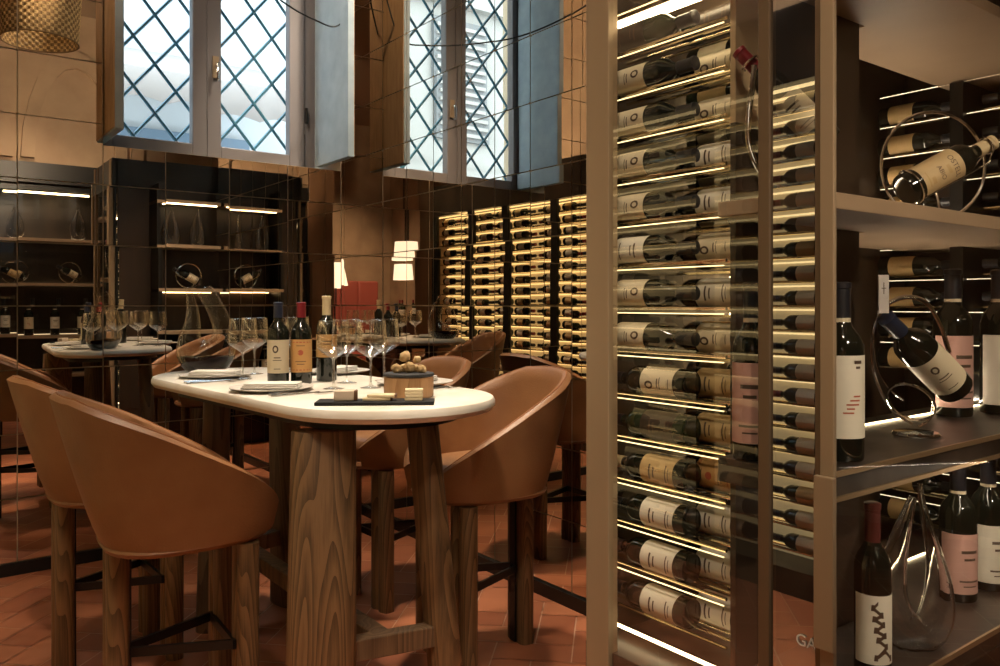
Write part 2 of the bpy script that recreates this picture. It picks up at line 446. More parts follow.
# mirrored side wall
mb = MB()
mb.bb((W2, 1.72, 0), (W2 + 0.12, W1, CEILZ), JOINT)
tiles(mb, [1.722, 2.05, 2.34, 2.63, 2.92, 3.2, 3.496, 3.77, 4.06, 4.35, W1 - 0.002], ZS, lambda u, z, d: (W2 - d, u, z))
struct(mb.build('wall_right', smooth=False))
mb = MB(); mb.bb((W2 - 0.022, 1.72, 0), (W2 + 0.001, W1 - 0.022, 0.06), BLACK); struct(mb.build('baseboard_right', smooth=False))
# plain walls of the rest of the place
mb = MB()
mb.bb((-0.78, 1.24, 0), (-0.66, W1, CEILZ), PLASTER)
mb.bb((-3.3, 1.12, 0), (-0.66, 1.24, CEILZ), PLASTER)
mb.bb((-3.3, -5.0, 0), (-3.2, 1.12, CEILZ), PLASTER)
struct(mb.build('wall_left', smooth=False))
mb = MB(); mb.bb((-3.3, -5.1, 0), (5.1, -5.0, CEILZ), PLASTER); struct(mb.build('wall_front', smooth=False))
mb = MB(); mb.bb((5.0, -5.0, 0), (5.1, 4.7, CEILZ), PLASTER)
mb.bb((W2 + 0.12, W1 - 0.02, 0), (5.0, W1 + 0.08, CEILZ), PLASTER)
struct(mb.build('wall_passage', smooth=False))
mb = MB()
mb.bb((-0.05, -2.35, 0), (5.0, -2.25, 2.8), PLASTER)
mb.bb((-0.05, -2.35, 2.8), (5.0, W4, CEILZ), PLASTER)
for u in (0.55, 1.75, 2.95):                       # raised arches added to stand in for curved lampshade shadows on the plaster
    pts = [(u + 0.58 * cos(pi * a / 12), 3.1 + 1.35 * sin(pi * a / 12)) for a in range(13)]
    ring = pts + [(u + 0.44 * cos(pi * a / 12), 3.1 + 1.12 * sin(pi * a / 12)) for a in range(12, -1, -1)]
    mb.prism(ring, 0, 0.07, PLASTER, Matrix(((1, 0, 0, 0), (0, 0, -1, W4 + 0.07), (0, 1, 0, 0), (0, 0, 0, 1))))
mb.bb((-0.05, W4 - 0.02, 2.80), (5.0, W4 + 0.03, 3.05), BLACK)
struct(mb.build('wall_display', smooth=False))
mb = MB(); mb.bb((-3.3, -5.1, CEILZ), (5.1, W1 + 0.5, CEILZ + 0.1), CEIL); struct(mb.build('ceiling', smooth=False))
mb = MB(); mb.bb((-0.66, 0.86, 0), (-0.28, 1.24, CEILZ), PILLAR); struct(mb.build('pillar_left', smooth=False, bevel=0.006))
mb = MB(); mb.bb((-0.42, -2.35, 0), (-0.05, W4 + 0.05, CEILZ), PILLAR); struct(mb.build('pillar_doorway', smooth=False, bevel=0.006))

# window
WP = 4.92
win = bpy.data.objects.new('window_1', None); COL.objects.link(win); struct(win)
WB, WT, PB, PT = 2.17, 4.30, 2.289, 4.18
UL, UR, UM = 0.79, 2.185, 1.487
mb = MB()
mb.bb((UL, WP - 0.03, WB), (UL + 0.085, WP + 0.05, WT), WINFRAME)
mb.bb((UR - 0.085, WP - 0.03, WB), (UR, WP + 0.05, WT), WINFRAME)
mb.bb((UL + 0.085, WP - 0.03, WB), (UR - 0.085, WP + 0.05, WB + 0.05), WINFRAME)
mb.bb((UL + 0.085, WP - 0.03, WT - 0.05), (UR - 0.085, WP + 0.05, WT), WINFRAME)
mb.build('window_frame', win, smooth=False, bevel=0.006)
for (a, b) in ((0.875, 1.486), (1.488, 2.10)):
    pa, pb = (0.968, 1.403) if a < 1 else (1.571, 2.002)
    mb = MB()
    mb.bb((a, WP - 0.05, WB + 0.02), (pa, WP + 0.02, WT - 0.02), WINFRAME)
    mb.bb((pb, WP - 0.05, WB + 0.02), (b, WP + 0.02, WT - 0.02), WINFRAME)
    mb.bb((pa, WP - 0.05, WB + 0.02), (pb, WP + 0.02, PB), WINFRAME)
    mb.bb((pa, WP - 0.05, PT), (pb, WP + 0.02, WT - 0.02), WINFRAME)
    s = mb.build('window_sash', win, smooth=False, bevel=0.005)
    mb = MB(); mb.quad([(pa, WP, PB), (pb, WP, PB), (pb, WP, PT), (pa, WP, PT)], PANE); mb.build('window_pane', s, smooth=False)
for z in (2.5, 3.4):
    mb = MB(); mb.tube([(2.115, WP - 0.055, z), (2.115, WP - 0.055, z + 0.1)], 0.009, BLACK, 8); mb.build('window_hinge', win)
mb = MB()
mb.box((1.535, WP - 0.056, 2.76), (0.035, 0.014, 0.13), BRONZE)
mb.tube([(1.535, WP - 0.062, 2.77), (1.535, WP - 0.095, 2.775), (1.535, WP - 0.10, 2.76), (1.535, WP - 0.10, 2.67)], [0.008, 0.009, 0.009, 0.007], CHROME, 8)
mb.build('window_handle', win)
# iron diamond lattice outside
mb = MB()
gv, du, dz = WP + 0.13, 0.24, 0.294
u0, z0 = 1.116, 2.917
def clipbar(ua, za, ub, zb):
    lo, hi = 0.0, 1.0
    for (a, d, mn, mx) in ((ua, ub - ua, UL, UR), (za, zb - za, WB, WT)):
        if abs(d) < 1e-9: continue
        t0, t1 = sorted(((mn - a) / d, (mx - a) / d)); lo = max(lo, t0); hi = min(hi, t1)
    if hi - lo > 0.02:
        return (ua + (ub - ua) * lo, za + (zb - za) * lo, ua + (ub - ua) * hi, za + (zb - za) * hi)
for k in range(-16, 17):
    for sgn in (1, -1):
        c = clipbar(u0 - 5 * du, z0 + k * dz - sgn * 5 * dz, u0 + 10 * du, z0 + k * dz + sgn * 10 * dz)
        if c:
            off = 0.012 if sgn > 0 else -0.0
            mb.tube([(c[0], gv + off, c[1]), (c[2], gv + off, c[3])], 0.0105, IRON, 6)
mb.build('iron_lattice', win)
def shutter(name, u, ang, dark):
    """hinged at the frame and standing out into the room"""
    h = bpy.data.objects.new(name, None); COL.objects.link(h); h.parent = win
    h.location = (u, WP - 0.06, 2.225); h.rotation_euler = (0, 0, ang)
    mb = MB()
    w, ht, t = 0.475, 2.0, 0.042
    s = dark
    mb.bb((-t / 2, -w, 0), (t / 2, 0, ht), SHUTTER)
    a = mb.build('shutter_panel', h, smooth=False, bevel=0.004)
    mb = MB(); x = s * (t / 2 + 0.001); mb.bb((x - 0.004, -w + 0.008, 0.008), (x + 0.004, -0.008, ht - 0.008), SHUTTER_W)
    mb.build('warm_lit_facing', h, smooth=False)  # sheet that carries the warm-lit colour of the room side
    mb = MB()
    for z in (0.25, 1.3): mb.tube([(0, 0.012, z), (0, 0.012, z + 0.1)], 0.012, BLACK, 8)
    mb.build('shutter_hinge', h)
shutter('shutter', 0.905, R(0), -1)
shutter('shutter', 2.19, R(0), 1)

# ------------------------------------------------------------------ street outside
mb = MB()
mb.bb((-9, 9.6, -1), (9, 10.2, 7.6), FACADE)
for z in (3.05, 5.6): mb.bb((-9, 9.45, z), (0.6, 9.6, z + 0.22), FACADE)
for u in (-4.6, -2.2, -0.4):
    mb.bb((u, 9.53, 3.7), (u + 0.9, 9.62, 5.4), LOUVER)
    for k in range(14):
        mb.bb((u + 0.05, 9.49, 3.76 + k * 0.115), (u + 0.85, 9.54, 3.81 + k * 0.115), FACADE)
mb.bb((1.0, 9.5, 0), (3.4, 9.6, 3.3), SHOPDARK)
o = mb.build('street_facade', smooth=False); tag(o, 'pale street facade seen through the latticed window', 'building')
mb = MB()
vs = []; n = 40
for i in range(n + 1):
    u = 1.2 + 2.3 * i / n
    sc = 0.055 * abs(sin(i * pi / 8)) + 0.02 * sin(i * 0.4)
    vs += [(u, 9.45, 4.15), (u, 8.2, 3.62), (u, 8.18, 3.34 + sc - 0.06 * (u - 1.2))]
fs = []
for i in range(n):
    for k in (0, 1): fs.append((i * 3 + k, i * 3 + k + 1, i * 3 + k + 4, i * 3 + k + 3))
mb.add(vs, fs, AWNING)
o = mb.build('awning'); sm = o.modifiers.new('thick', 'SOLIDIFY'); sm.thickness = 0.01
tag(o, 'cream shop awning with a wavy valance across the street', 'awning')
mb = MB(); mb.bb((-9, 5.2, -1.1), (9, 9.6, -1.0), STREET); struct(mb.build('street', smooth=False))

# ------------------------------------------------------------------ bottles
def bottle_profile(h=0.30, r=0.0375):
    k = h / 0.30
    return [(r * 0.72, 0.0), (r * 0.96, 0.002), (r, 0.008), (r, 0.185 * k), (r * 0.97, 0.196 * k), (r * 0.80, 0.211 * k), (r * 0.52, 0.225 * k), (r * 0.40, 0.236 * k), (r * 0.375, 0.29 * k), (r * 0.42, 0.291 * k), (r * 0.42, 0.2985 * k), (r * 0.30, 0.30 * k)]
def text_on(mb, s, size, R_, z, m, ang=pi, rise=0.0):
    c = bpy.data.curves.new('lettering', 'FONT'); c.body = s; c.size = size; c.align_x = 'CENTER'; c.align_y = 'CENTER'
    o = bpy.data.objects.new('lettering', c); COL.objects.link(o)
    bpy.context.view_layer.update()
    me = bpy.data.meshes.new_from_object(o.evaluated_get(bpy.context.evaluated_depsgraph_get()))
    vs = []
    for v in me.vertices:
        a = ang + v.co.x / R_
        vs.append((R_ * cos(a), R_ * sin(a), z + v.co.y + rise * (1 - (v.co.x / (size * 2)) ** 2)))
    mb.add(vs, [tuple(p.vertices) for p in me.polygons], m)
    bpy.data.objects.remove(o); bpy.data.curves.remove(c)
def make_bottle(name='wine_bottle', h=0.30, r=0.0375, lab=CREAM, z0=0.045, z1=0.145, span=200, cap=CAPB, glassm=BOTTLEG, deco='lines', capl=0.055, neckband=None):
    """stands on its base at the origin; label centred on local -x"""
    k = h / 0.30
    mb = MB(); mb.lathe(bottle_profile(h, r), glassm, 22)
    body = mb.build(name)
    mb = MB(); rc = r * 0.42 + 0.0009
    mb.lathe([(rc, (0.30 - capl) * k), (rc * 0.97, 0.2895 * k), (rc * 1.06, 0.2900 * k), (rc * 1.06, 0.2995 * k), (rc * 0.8, 0.3012 * k)], cap, 16)
    mb.build('capsule', body)
    if neckband:
        mb = MB(); rr = r * 0.425 + 0.0005
        mb.arc(rr, 0.228 * k, 0.245 * k, 0, 2 * pi, neckband, 16); mb.build('neck_band', body)
    if lab:
        mb = MB(); rl = r + 0.0006; s = R(span) / 2
        mb.arc(rl, z0 * k, z1 * k, pi - s, pi + s, lab, 16)
        rp = rl + 0.0003
        H = (z1 - z0) * k
        def bar(za, zb, w, m=INK, c=0.0):
            mb.arc(rp, z0 * k + H * za, z0 * k + H * zb, pi + c - w, pi + c + w, m, 6)
        if deco == 'lines':
            bar(.68, .73, .5); bar(.56, .60, .35); bar(.2, .23, .6); bar(.12, .14, .4)
        elif deco == 'seal':
            M = Matrix.Translation((0, 0, 0))
            for q in range(12):
                a = 2 * pi * q / 12; b = 2 * pi * (q + 1) / 12
                mb.add([(rp * cos(pi + x / rp), rp * sin(pi + x / rp), z0 * k + H * .72 + y) for (x, y) in ((-.006 + .011 * cos(a), .014 * sin(a)), (-.006 + .011 * cos(b), .014 * sin(b)), (-.006 + .006 * cos(b), .008 * sin(b)), (-.006 + .006 * cos(a), .008 * sin(a)))], [(0, 1, 2, 3)], INK)
            bar(.45, .48, .3); bar(.38, .40, .4); bar(.12, .14, .3)
        elif deco == 'dot':
            pts = [(.010 * cos(2 * pi * q / 14), .010 * sin(2 * pi * q / 14)) for q in range(14)]
            mb.add([(rp * cos(pi + x / rp), rp * sin(pi + x / rp), z0 * k + H * .6 + y) for x, y in pts], [tuple(range(14))], INKR)
            bar(.90, .93, 1.0, INKR); bar(.06, .09, 1.0, INKR); bar(.8, .82, .4); bar(.32, .34, .5); bar(.24, .26, .35)
        elif deco == 'script':
            for q in range(5): bar(.50 - q * .05, .52 - q * .05, .18 + .06 * (q % 3), INKR, .25 - .1 * q)
            bar(.84, .87, .12, INK, .3); bar(.9, .94, .2, INK, .3)
        elif deco == 'sketch':
            pts = [(-.55, .08), (-.1, .2), (.4, .1), (-.2, .26), (.3, .36), (-.1, .42), (.42, .50), (.0, .58), (.5, .66), (.1, .72), (.55, .82), (.3, .9)]
            for (a, b), (c, d) in zip(pts[:-1], pts[1:]):
                t = .028
                for q in range(6):
                    f0, f1 = q / 6, (q + 1) / 6
                    aa, bb_, cc, dd = a + (c - a) * f0, b + (d - b) * f0, a + (c - a) * f1, b + (d - b) * f1
                    mb.add([(rp * cos(pi - x), rp * sin(pi - x), z0 * k + H * y) for x, y in ((aa, bb_ - t), (cc, dd - t), (cc, dd + t), (aa, bb_ + t))], [(0, 1, 2, 3)], INK)
                mb.add([(rp * cos(pi - x), rp * sin(pi - x), z0 * k + H * y) for x, y in ((a - .10, b - .04), (a + .12, b - .04), (a + .08, b + .05), (a - .08, b + .05))], [(0, 1, 2, 3)], INK)
        elif deco == 'castle':
            text_on(mb, 'OSTELL', 0.021 * k, rp, z0 * k + H * .80, INK, pi, 0.0)
            text_on(mb, 'ABIO', 0.019 * k, rp, z0 * k + H * .45, INK, pi, 0.0)
            bar(.60, .68, .28, TAN); bar(.18, .26, .22, TAN, .2); bar(.10, .13, .5, TAN)
        lb = mb.build('label', body)
    return body
def plain_bottle(lab, cap, glassm=BOTTLEG):
    mb = MB(); r = 0.0375
    mb.lathe(bottle_profile(), glassm, 14)
    mb.arc(r + 0.0007, 0.045, 0.145, 0, 2 * pi, lab, 14)
    mb.lathe([(r * .42 + .001, 0.245), (r * .42 + .001, 0.2995), (r * .3, 0.301)], cap, 12)
    return mb
NECK_IN = (R(-90), 0, 0)     # neck towards +y
NECK_OUT = (R(90), 0, 0)     # neck towards -y

# ------------------------------------------------------------------ lit bottle rack along the left wall
ROWZ = [1.34 + 0.027 + 0.115 * k for k in range(-10, 9)]
def rack(name, label, x, face, v0, v1, rows, posts, zt, back=BACKLIT, led=LEDG, depth=0.20):
    t = thing(name, label, 'wine rack', (x, (v0 + v1) / 2, 0))
    yc = (v0 + v1) / 2
    mb = MB(); mb.bb((-face * depth - 0.01, v0 - yc, 0.1), (-face * depth + 0.01, v1 - yc, zt), back); mb.build('back_panel', t, smooth=False)
    mb = MB(); mb.bb((-face * depth, v0 - yc, zt), (face * 0.02, v1 - yc, zt + 0.35), DARKWOOD); mb.build('cornice', t, smooth=False)
    mb = MB(); mb.bb((-face * depth, v0 - yc, 0), (face * 0.02, v1 - yc, 0.12), DARKWOOD); mb.build('plinth', t, smooth=False)
    for p in posts:
        mb = MB(); mb.bb((-face * 0.02, p - 0.045 - yc, 0.12), (face * 0.015, p + 0.045 - yc, zt), BLACK); mb.build('upright', t, smooth=False)
    for z in rows:
        mb = MB()
        for dx in (0.065, 0.115): mb.tube([(-face * dx, v0 - yc, z - 0.0370), (-face * dx, v1 - yc, z - 0.0370)], 0.006, ROD, 6)
        mb.build('rod_pair', t)
        mb = MB(); mb.bb((-face * (depth - 0.03), v0 - yc, z + 0.055), (-face * (depth - 0.015), v1 - yc, z + 0.063), led); mb.build('led_strip', t, smooth=False)
    mb = MB(); mb.bb((-face * 0.06, v0 - yc, zt - 0.015), (-face * 0.03, v1 - yc, zt - 0.006), LEDG); mb.build('top_led_strip', t, smooth=False)
    return t
POSTS = [1.30, 1.97, 2.64, 3.37, 4.05]
rack('wine_rack', 'tall backlit wine rack with dark uprights reflected in the mirrored wall', W3, 1, 1.25, 4.55, ROWZ, POSTS, 2.36)
protos = [plain_bottle(a, b, g) for a, b, g in ((CREAM, CAPB, BOTTLEG), (CREAM2, CAPR, BOTTLEG), (TAN, CAPB, BOTTLEGREEN), (CREAM, CAPN, BOTTLEGREEN))]
pm = []
for p in protos:
    o = p.build('wine_bottle'); pm.append(o)
used = [False] * 4
bays = ['nearest the doorway pillar', 'second from the doorway pillar', 'between the two middle uprights', 'second from the window wall', 'next to the window wall']
edges = POSTS + [4.6]
for bi in range(5):
    a, b = edges[bi], edges[bi + 1]
    w = b - a - 0.09
    for zi, z in enumerate(ROWZ):
        for c in range(2 if w > 0.55 else 1):
            q = random.randrange(4)
            if used[q]: o = pm[q].copy(); COL.objects.link(o)
            else: o = pm[q]; used[q] = True
            if c == 0: o.rotation_euler = NECK_IN; y = a + 0.0465 + random.uniform(0.0, 0.003)
            else: o.rotation_euler = NECK_OUT; y = b - 0.0465 - random.uniform(0.0, 0.003)
            o.scale = (1, 1, 0.95)
            o.location = (W3 - 0.09, y, z + random.uniform(-.001, .001))
            tag(o, 'wine bottle lying in the backlit rack bay %s, %s row up' % (bays[bi], ORD[zi]), 'bottle', 'bottles in the backlit rack, bay %s' % bays[bi])

# ------------------------------------------------------------------ corner glass wine cabinet (right)
U0 = 1.50
cab = thing('wine_cabinet', 'bronze framed glass wine cabinet with lit racks and display shelves', 'cabinet', (U0, 0.9, 0))
def cpart(name, boxes, m, bevel=0.0, parent=None, smooth=False):
    mb = MB()
    for a, b in boxes: mb.bb([a[0] - U0, a[1] - 0.9, a[2]], [b[0] - U0, b[1] - 0.9, b[2]], m)
    return mb.build(name, parent or cab, smooth=smooth, bevel=bevel)
CT = 2.62; UE = 3.3; VE = 1.62
cpart('corner_post', [((U0 - 0.002, 0.902, 0), (U0 + 0.03, 0.918, CT))], BRONZE_D, 0.002)
cpart('face_frame', [((U0 - 0.006, 1.507, 0), (U0 + 0.03, 1.592, CT))], BRONZE, 0.003)
cpart('mullion', [((U0 - 0.006, 1.022, 0), (U0 + 0.02, 1.05, CT))], BRONZE_D, 0.002)
cpart('corner_trim', [((U0 - 0.008, 0.873, 0), (U0 + 0.004, 0.903, CT))], BRONZE, 0.002)
cpart('handle_plate', [((U0 - 0.022, 0.866, 0.648), (U0 - 0.009, 0.909, 0.995))], BRONZE, 0.002)
cpart('end_post', [((U0 + 0.03, 1.575, 0), (U0 + 0.05, VE, CT)), ((UE - 0.04, VE - 0.04, 0), (UE, VE, CT)), ((UE - 0.04, 0.9, 0), (UE, 0.94, CT))], BLACK, 0.002)
cpart('cabinet_top', [((U0, 0.9, 2.36), (UE, VE, CT))], BLACK)
cpart('plinth', [((U0 + 0.01, 0.91, 0), (UE, VE - 0.01, 0.42))], DARKWOOD, 0.002)
# rack compartment
cpart('rack_end_panel', [((1.585, 1.175, 1.77), (1.73, 1.19, 2.36))], BEIGE)
cpart('lower_end_panel', [((1.585, 1.175, 0.42), (1.73, 1.19, 1.77))], DARKWOOD)
cpart('bay_partition', [((1.73, 1.176, 0.42), (2.14, 1.189, 2.36))], DARKWOOD)
cpart('rack_back_panel', [((2.13, 1.19, 0.42), (2.145, VE - 0.03, 2.36))], CREAMPANEL)
cpart('rack_ceiling', [((1.53, 1.19, 2.20), (2.13, VE - 0.03, 2.23))], BRONZE_D)
cpart('top_led_strip', [((1.605, 1.20, 2.112), (1.635, VE - 0.03, 2.126))], LED)
cpart('bottom_led_strip', [((1.60, 1.20, 0.445), (1.612, VE - 0.03, 0.449))], LEDS)
cpart('led_carrier', [((1.60, 1.20, 2.126), (1.64, VE - 0.03, 2.145))], BRONZE_D)
RZ = [1.34 + 0.027 + 0.115 * k for k in range(-7, 7)]
for z in RZ:
    mb = MB()
    for u in (1.573, 1.617, 1.652, 1.696, 1.878, 1.922):
        mb.tube([(u - U0, 1.192 - 0.9, z - 0.0380), (u - U0, VE - 0.03 - 0.9, z - 0.0380)], 0.0045, ROD, 8)
    mb.build('bottle_rod', cab)
    mb = MB(); mb.bb((2.112 - U0, 0.292, z + 0.05), (2.128 - U0, VE - 0.93, z + 0.060), LEDS); mb.build('led_strip', cab, smooth=False)
    mb = MB(); mb.bb((1.562 - U0, 0.292, z + 0.063), (1.5645 - U0, VE - 0.93, z + 0.0655), LEDG); mb.build('front_led_strip', cab, smooth=False)
    mb = MB(); mb.bb((1.735 - U0, 0.292, z - 0.062), (1.765 - U0, VE - 0.93, z - 0.056), ROD); mb.build('shelf_bar', cab, smooth=False)
# display shelves
def lshelf(name, z0, z1, m, vb=1.5, u0=1.515):
    mb = MB()
    pts = [(u0, 0.915), (UE - 0.05, 0.915), (UE - 0.05, vb), (2.16, vb), (2.16, 1.172), (u0, 1.172)]
    mb.prism([(a - U0, b - 0.9) for a, b in pts], z0, z1, m)
    return mb.build(name, cab, smooth=False, bevel=0.002)
lshelf('upper_shelf', 2.115, 2.145, SHELFM, 1.34)
lshelf('middle_shelf', 1.54, 1.575, SHELFM, 1.50)
lshelf('lower_shelf', 0.932, 0.988, SHELFTOP, 1.30)
lshelf('base_shelf', 0.42, 0.47, SHELFTOP, 1.50)
cpart('shelf_edge', [((U0 + 0.035, 0.909, 0.978), (UE - 0.05, 0.915, 0.990))], BRASS)
cpart('shelf_edge', [((U0 + 0.035, 0.909, 0.926), (UE - 0.05, 0.915, 0.936))], BRASS)
cpart('shelf_edge', [((U0 + 0.035, 0.909, 0.458), (UE - 0.05, 0.915, 0.472))], BRASS)
cpart('shelf_led', [((2.18, 1.21, 0.989), (UE - 0.1, 1.216, 0.993))], LEDS)
cpart('shelf_led', [((1.70, 1.13, 0.926), (UE - 0.1, 1.136, 0.931))], LEDS)
cpart('shelf_led', [((2.18, 1.47, 1.576), (UE - 0.1, 1.48, 1.580))], LEDS)
cpart('shelf_led', [((2.30, 1.33, 0.471), (UE - 0.1, 1.336, 0.475))], LEDS)
# glass
def cpane(name, p, m):
    mb = MB(); mb.quad([(a - U0, b - 0.9, c) for a, b, c in p], m); return mb.build(name, cab, smooth=False)
cpane('glass_door', [(U0 + 0.004, 1.05, 0.05), (U0 + 0.004, 1.507, 0.05), (U0 + 0.004, 1.507, CT), (U0 + 0.004, 1.05, CT)], CABGLASS)
cg = cpane('corner_glass', [(U0 + 0.002, 0.906, 0.05), (U0 + 0.002, 1.022, 0.05), (U0 + 0.002, 1.022, CT), (U0 + 0.002, 0.906, CT)], SHINYGLASS)
cpane('front_glass', [(U0 + 0.03, 0.903, 0.05), (UE, 0.903, 0.05), (UE, 0.903, CT), (U0 + 0.03, 0.903, CT)], CABGLASS)
cpart('rear_panel', [((U0 + 0.06, VE - 0.02, 0.42), (UE, VE - 0.005, 2.36))], DARKWOOD)
c = bpy.data.curves.new('lettering', 'FONT'); c.body = 'GA'; c.size = 0.034; c.extrude = 0.0003
o = bpy.data.objects.new('lettering', c); COL.objects.link(o); bpy.context.view_layer.update()
me = bpy.data.meshes.new_from_object(o.evaluated_get(bpy.context.evaluated_depsgraph_get())); bpy.data.objects.remove(o)
me.materials.clear(); me.materials.append(WHITE)
o = bpy.data.objects.new('lettering', me); COL.objects.link(o); o.parent = cab
o.rotation_euler = (R(90), 0, R(-90)); o.location = (-0.001, 0.962 - 0.9, 0.632)

for z in (2.25, 1.857, 1.476, 1.095, 0.60): cpart('rear_shelf', [((1.82, VE, z - 0.028), (2.37, 1.89, z))], SHELFM)
cpart('rear_upright', [((1.82, VE, 0), (1.85, 1.885, 2.40))], BLACK)
cpart('rear_led', [((1.87, 1.86, 2.212), (2.34, 1.875, 2.222))], LED)
cpart('rear_led', [((1.87, VE + 0.02, 1.438), (2.34, VE + 0.03, 1.447))], LEDS)
# bottles in the cabinet's front rows
RL = [CREAM2, CREAM, TAN, CREAM, CREAM2, ORANGE, CREAM]
kinds = []
def kind(lab, cap, g, deco):
    return make_bottle('wine_bottle', 0.285 if lab is not None else 0.285, 0.0385, lab, 0.035, 0.150, 250, cap, g, deco)
lib = {'white': (kind(CREAM2, CAPB, BOTTLEG, 'lines'), 'white'), 'cream': (kind(CREAM, CAPB, BOTTLEG, 'seal'), 'cream'),
       'tan': (kind(TAN, CAPC, BOTTLEG, 'lines'), 'tan'), 'dark': (kind(DARKWOOD, CAPB, BOTTLEGREEN, 'lines'), 'dark'), 'orange': (kind(ORANGE, CAPB, BOTTLEG, 'dot'), 'orange')}
first = set()
def rackbottle(k, loc, rot, label, group):
    o = lib[k][0]
    if k in first: o = dup(o, loc, rot)
    else: first.add(k); o.location = loc; o.rotation_euler = rot
    return tag(o, label, 'bottle', group)
leftk = ['white', 'white', 'white', 'tan', 'dark', 'cream', 'cream', 'cream', 'white', 'cream', 'cream', 'cream', 'cream', 'dark']
rightk = ['white', 'white', 'white', 'orange', 'tan', 'tan', 'cream', 'white', 'cream', 'white', 'white', 'cream', 'cream', 'dark']
for i, z in enumerate(RZ):
    lk, rk = leftk[i], rightk[i]
    if i < 6: loc, rot = (1.595, 1.312, z), NECK_IN
    else: loc, rot = (1.595, 1.586, z), NECK_OUT
    rackbottle(lk, loc, rot, '%s labelled bottle lying in the far column of the glass cabinet, %s row up' % (lk, ORD[i]), 'front bottles in the glass cabinet')
    rackbottle(rk, (1.674, 1.196, z), NECK_IN, '%s labelled bottle lying beside the dark display bay, %s row up' % (rk, ORD[i]), 'front bottles in the glass cabinet')
deep = plain_bottle(CREAM, CAPB).build('wine_bottle'); deep2 = plain_bottle(TAN, CAPR, BOTTLEGREEN).build('wine_bottle')
for i, z in enumerate(RZ):
    src = deep if i % 3 else deep2
    if i < 1 or i == 1: o = src
    else: o = src.copy(); COL.objects.link(o)
    o.location = (1.90, 1.56, z); o.rotation_euler = NECK_OUT
    tag(o, 'bottle lying deep in the glass cabinet behind its front row, %s row up' % ORD[i], 'bottle', 'deep bottles in the glass cabinet')

# second, dim rack seen through the display bays
ox, oy = 2.95 - U0, 1.40 - 0.9
mb = MB(); mb.bb((ox + 0.30, oy - 0.45, 0.43), (ox + 0.31, oy + 0.18, 2.35), DARKWOOD); mb.build('rear_rack_panel', cab, smooth=False)
for p in (-0.135,):
    mb = MB(); mb.bb((ox - 0.01, oy + p - 0.022, 0.475), (ox + 0.29, oy + p + 0.022, 0.93), BLACK); mb.bb((ox - 0.01, oy + p - 0.022, 0.99), (ox + 0.29, oy + p + 0.022, 1.538), BLACK); mb.bb((ox - 0.01, oy + p - 0.022, 1.577), (ox + 0.29, oy + p + 0.022, 2.11), BLACK); mb.build('rear_rack_upright', cab, smooth=False)
BACKZ = [z for z in RZ if abs(z - 0.96) > 0.075 and abs(z - 1.557) > 0.06]
for z in BACKZ:
    mb = MB()
    for du in (0.078, 0.122): mb.tube([(ox + du, oy - 0.44, z - 0.0380), (ox + du, oy + 0.18, z - 0.0380)], 0.0045, ROD, 6)
    mb.build('rear_rod_pair', cab)
    mb = MB(); mb.bb((ox + 0.02, oy - 0.44, z + 0.058), (ox + 0.023, oy + 0.15, z + 0.0605), LEDF); mb.build('rear_led_strip', cab, smooth=False)
db = plain_bottle(TAN, CAPB).build('wine_bottle'); fst = True
for i, z in enumerate(BACKZ):
    for y in (0.945, 1.585):
        o = db if fst else db.copy()
        if not fst: COL.objects.link(o)
        fst = False
        o.scale = (1, 1, 0.92); o.location = (3.05, y, z); o.rotation_euler = NECK_IN if y < 1.2 else NECK_OUT
        tag(o, 'bottle lying in the dim rack behind the display shelves, %s row up' % ORD[i], 'bottle', 'bottles in the dim rear rack')

# ------------------------------------------------------------------ decanters, cradles
def loop_decanter(name, label, loc, rz=0, sc=1.0, wine=True, cat='decanter', group=None, spec=None):
    """hollow-hearted decanter: one glass tube bent into a teardrop, both ends rising together"""
    u = 0.00434 * sc
    P = spec or [(-19, 84, 2.0), (-16.5, 74, 3.2), (-14.5, 62, 4.6), (-14.5, 48, 6.4), (-17, 33, 9.0), (-14, 19, 13.5), (-3, 13.5, 15.5), (9, 18, 14.5), (15.5, 31, 10.5), (15, 45, 8.2), (9.5, 60, 7.4), (2, 74, 7.0), (-3.5, 82, 6.6)]
    path = smoothpath([(a * u, b * u, c * u) for a, b, c in P], 6)
    o = MB()
    flat = lambda p: (p[0], p[1], max(p[2], 0.0))
    o.tube([(x, 0, z) for x, z, r in path], [r for x, z, r in path], DECANT if wine else DECANT2, 16, post=flat, cap=False, flat=1.25)
    if not wine:
        # inner wall, wound the other way round, closes the glass thickness
        k0 = len(o.f)
        th = 0.0042 * sc
        o.tube([(x, 0, z) for x, z, r in path], [max(r - th, r * 0.55) for x, z, r in path], DECANT2, 16, post=lambda p: (p[0], p[1], max(p[2], th * 1.2)), cap=False, flat=1.25)
        for f in range(k0, len(o.f)): o.f[f] = o.f[f][::-1]
    t = o.build(name, ang=60); t.location = loc; t.rotation_euler = (0, 0, rz)
    tag(t, label, cat, group)
    mb = MB()
    a = path[0]; b = path[-1]
    for q, nx in ((a, path[1]), (b, path[-2])):
        d = Vector((q[0] - nx[0], 0, q[1] - nx[1])).normalized(); e = Vector((d.z, 0, -d.x))
        ring = [Vector((q[0], 0, q[1])) + e * q[2] * cos(2 * pi * k / 14) + Vector((0, 1, 0)) * q[2] * 1.25 * sin(2 * pi * k / 14) for k in range(14)]
        mb.tube(ring, 0.0016 * sc, CRYSTAL, 6, closed=True)
    mb.build('rim', t)
    if wine:
        zt = 15.5 * u
        w = MB(); sub = [p for p in path if p[1] - p[2] < zt]
        cl = lambda p: (p[0], p[1], min(max(p[2], 0.003), zt))
        w.tube([(x, 0, z) for x, z, r in sub], [r * 0.955 for x, z, r in sub], WINE, 16, post=cl, flat=1.25)
        w.build('wine', t, ang=50)
    return t
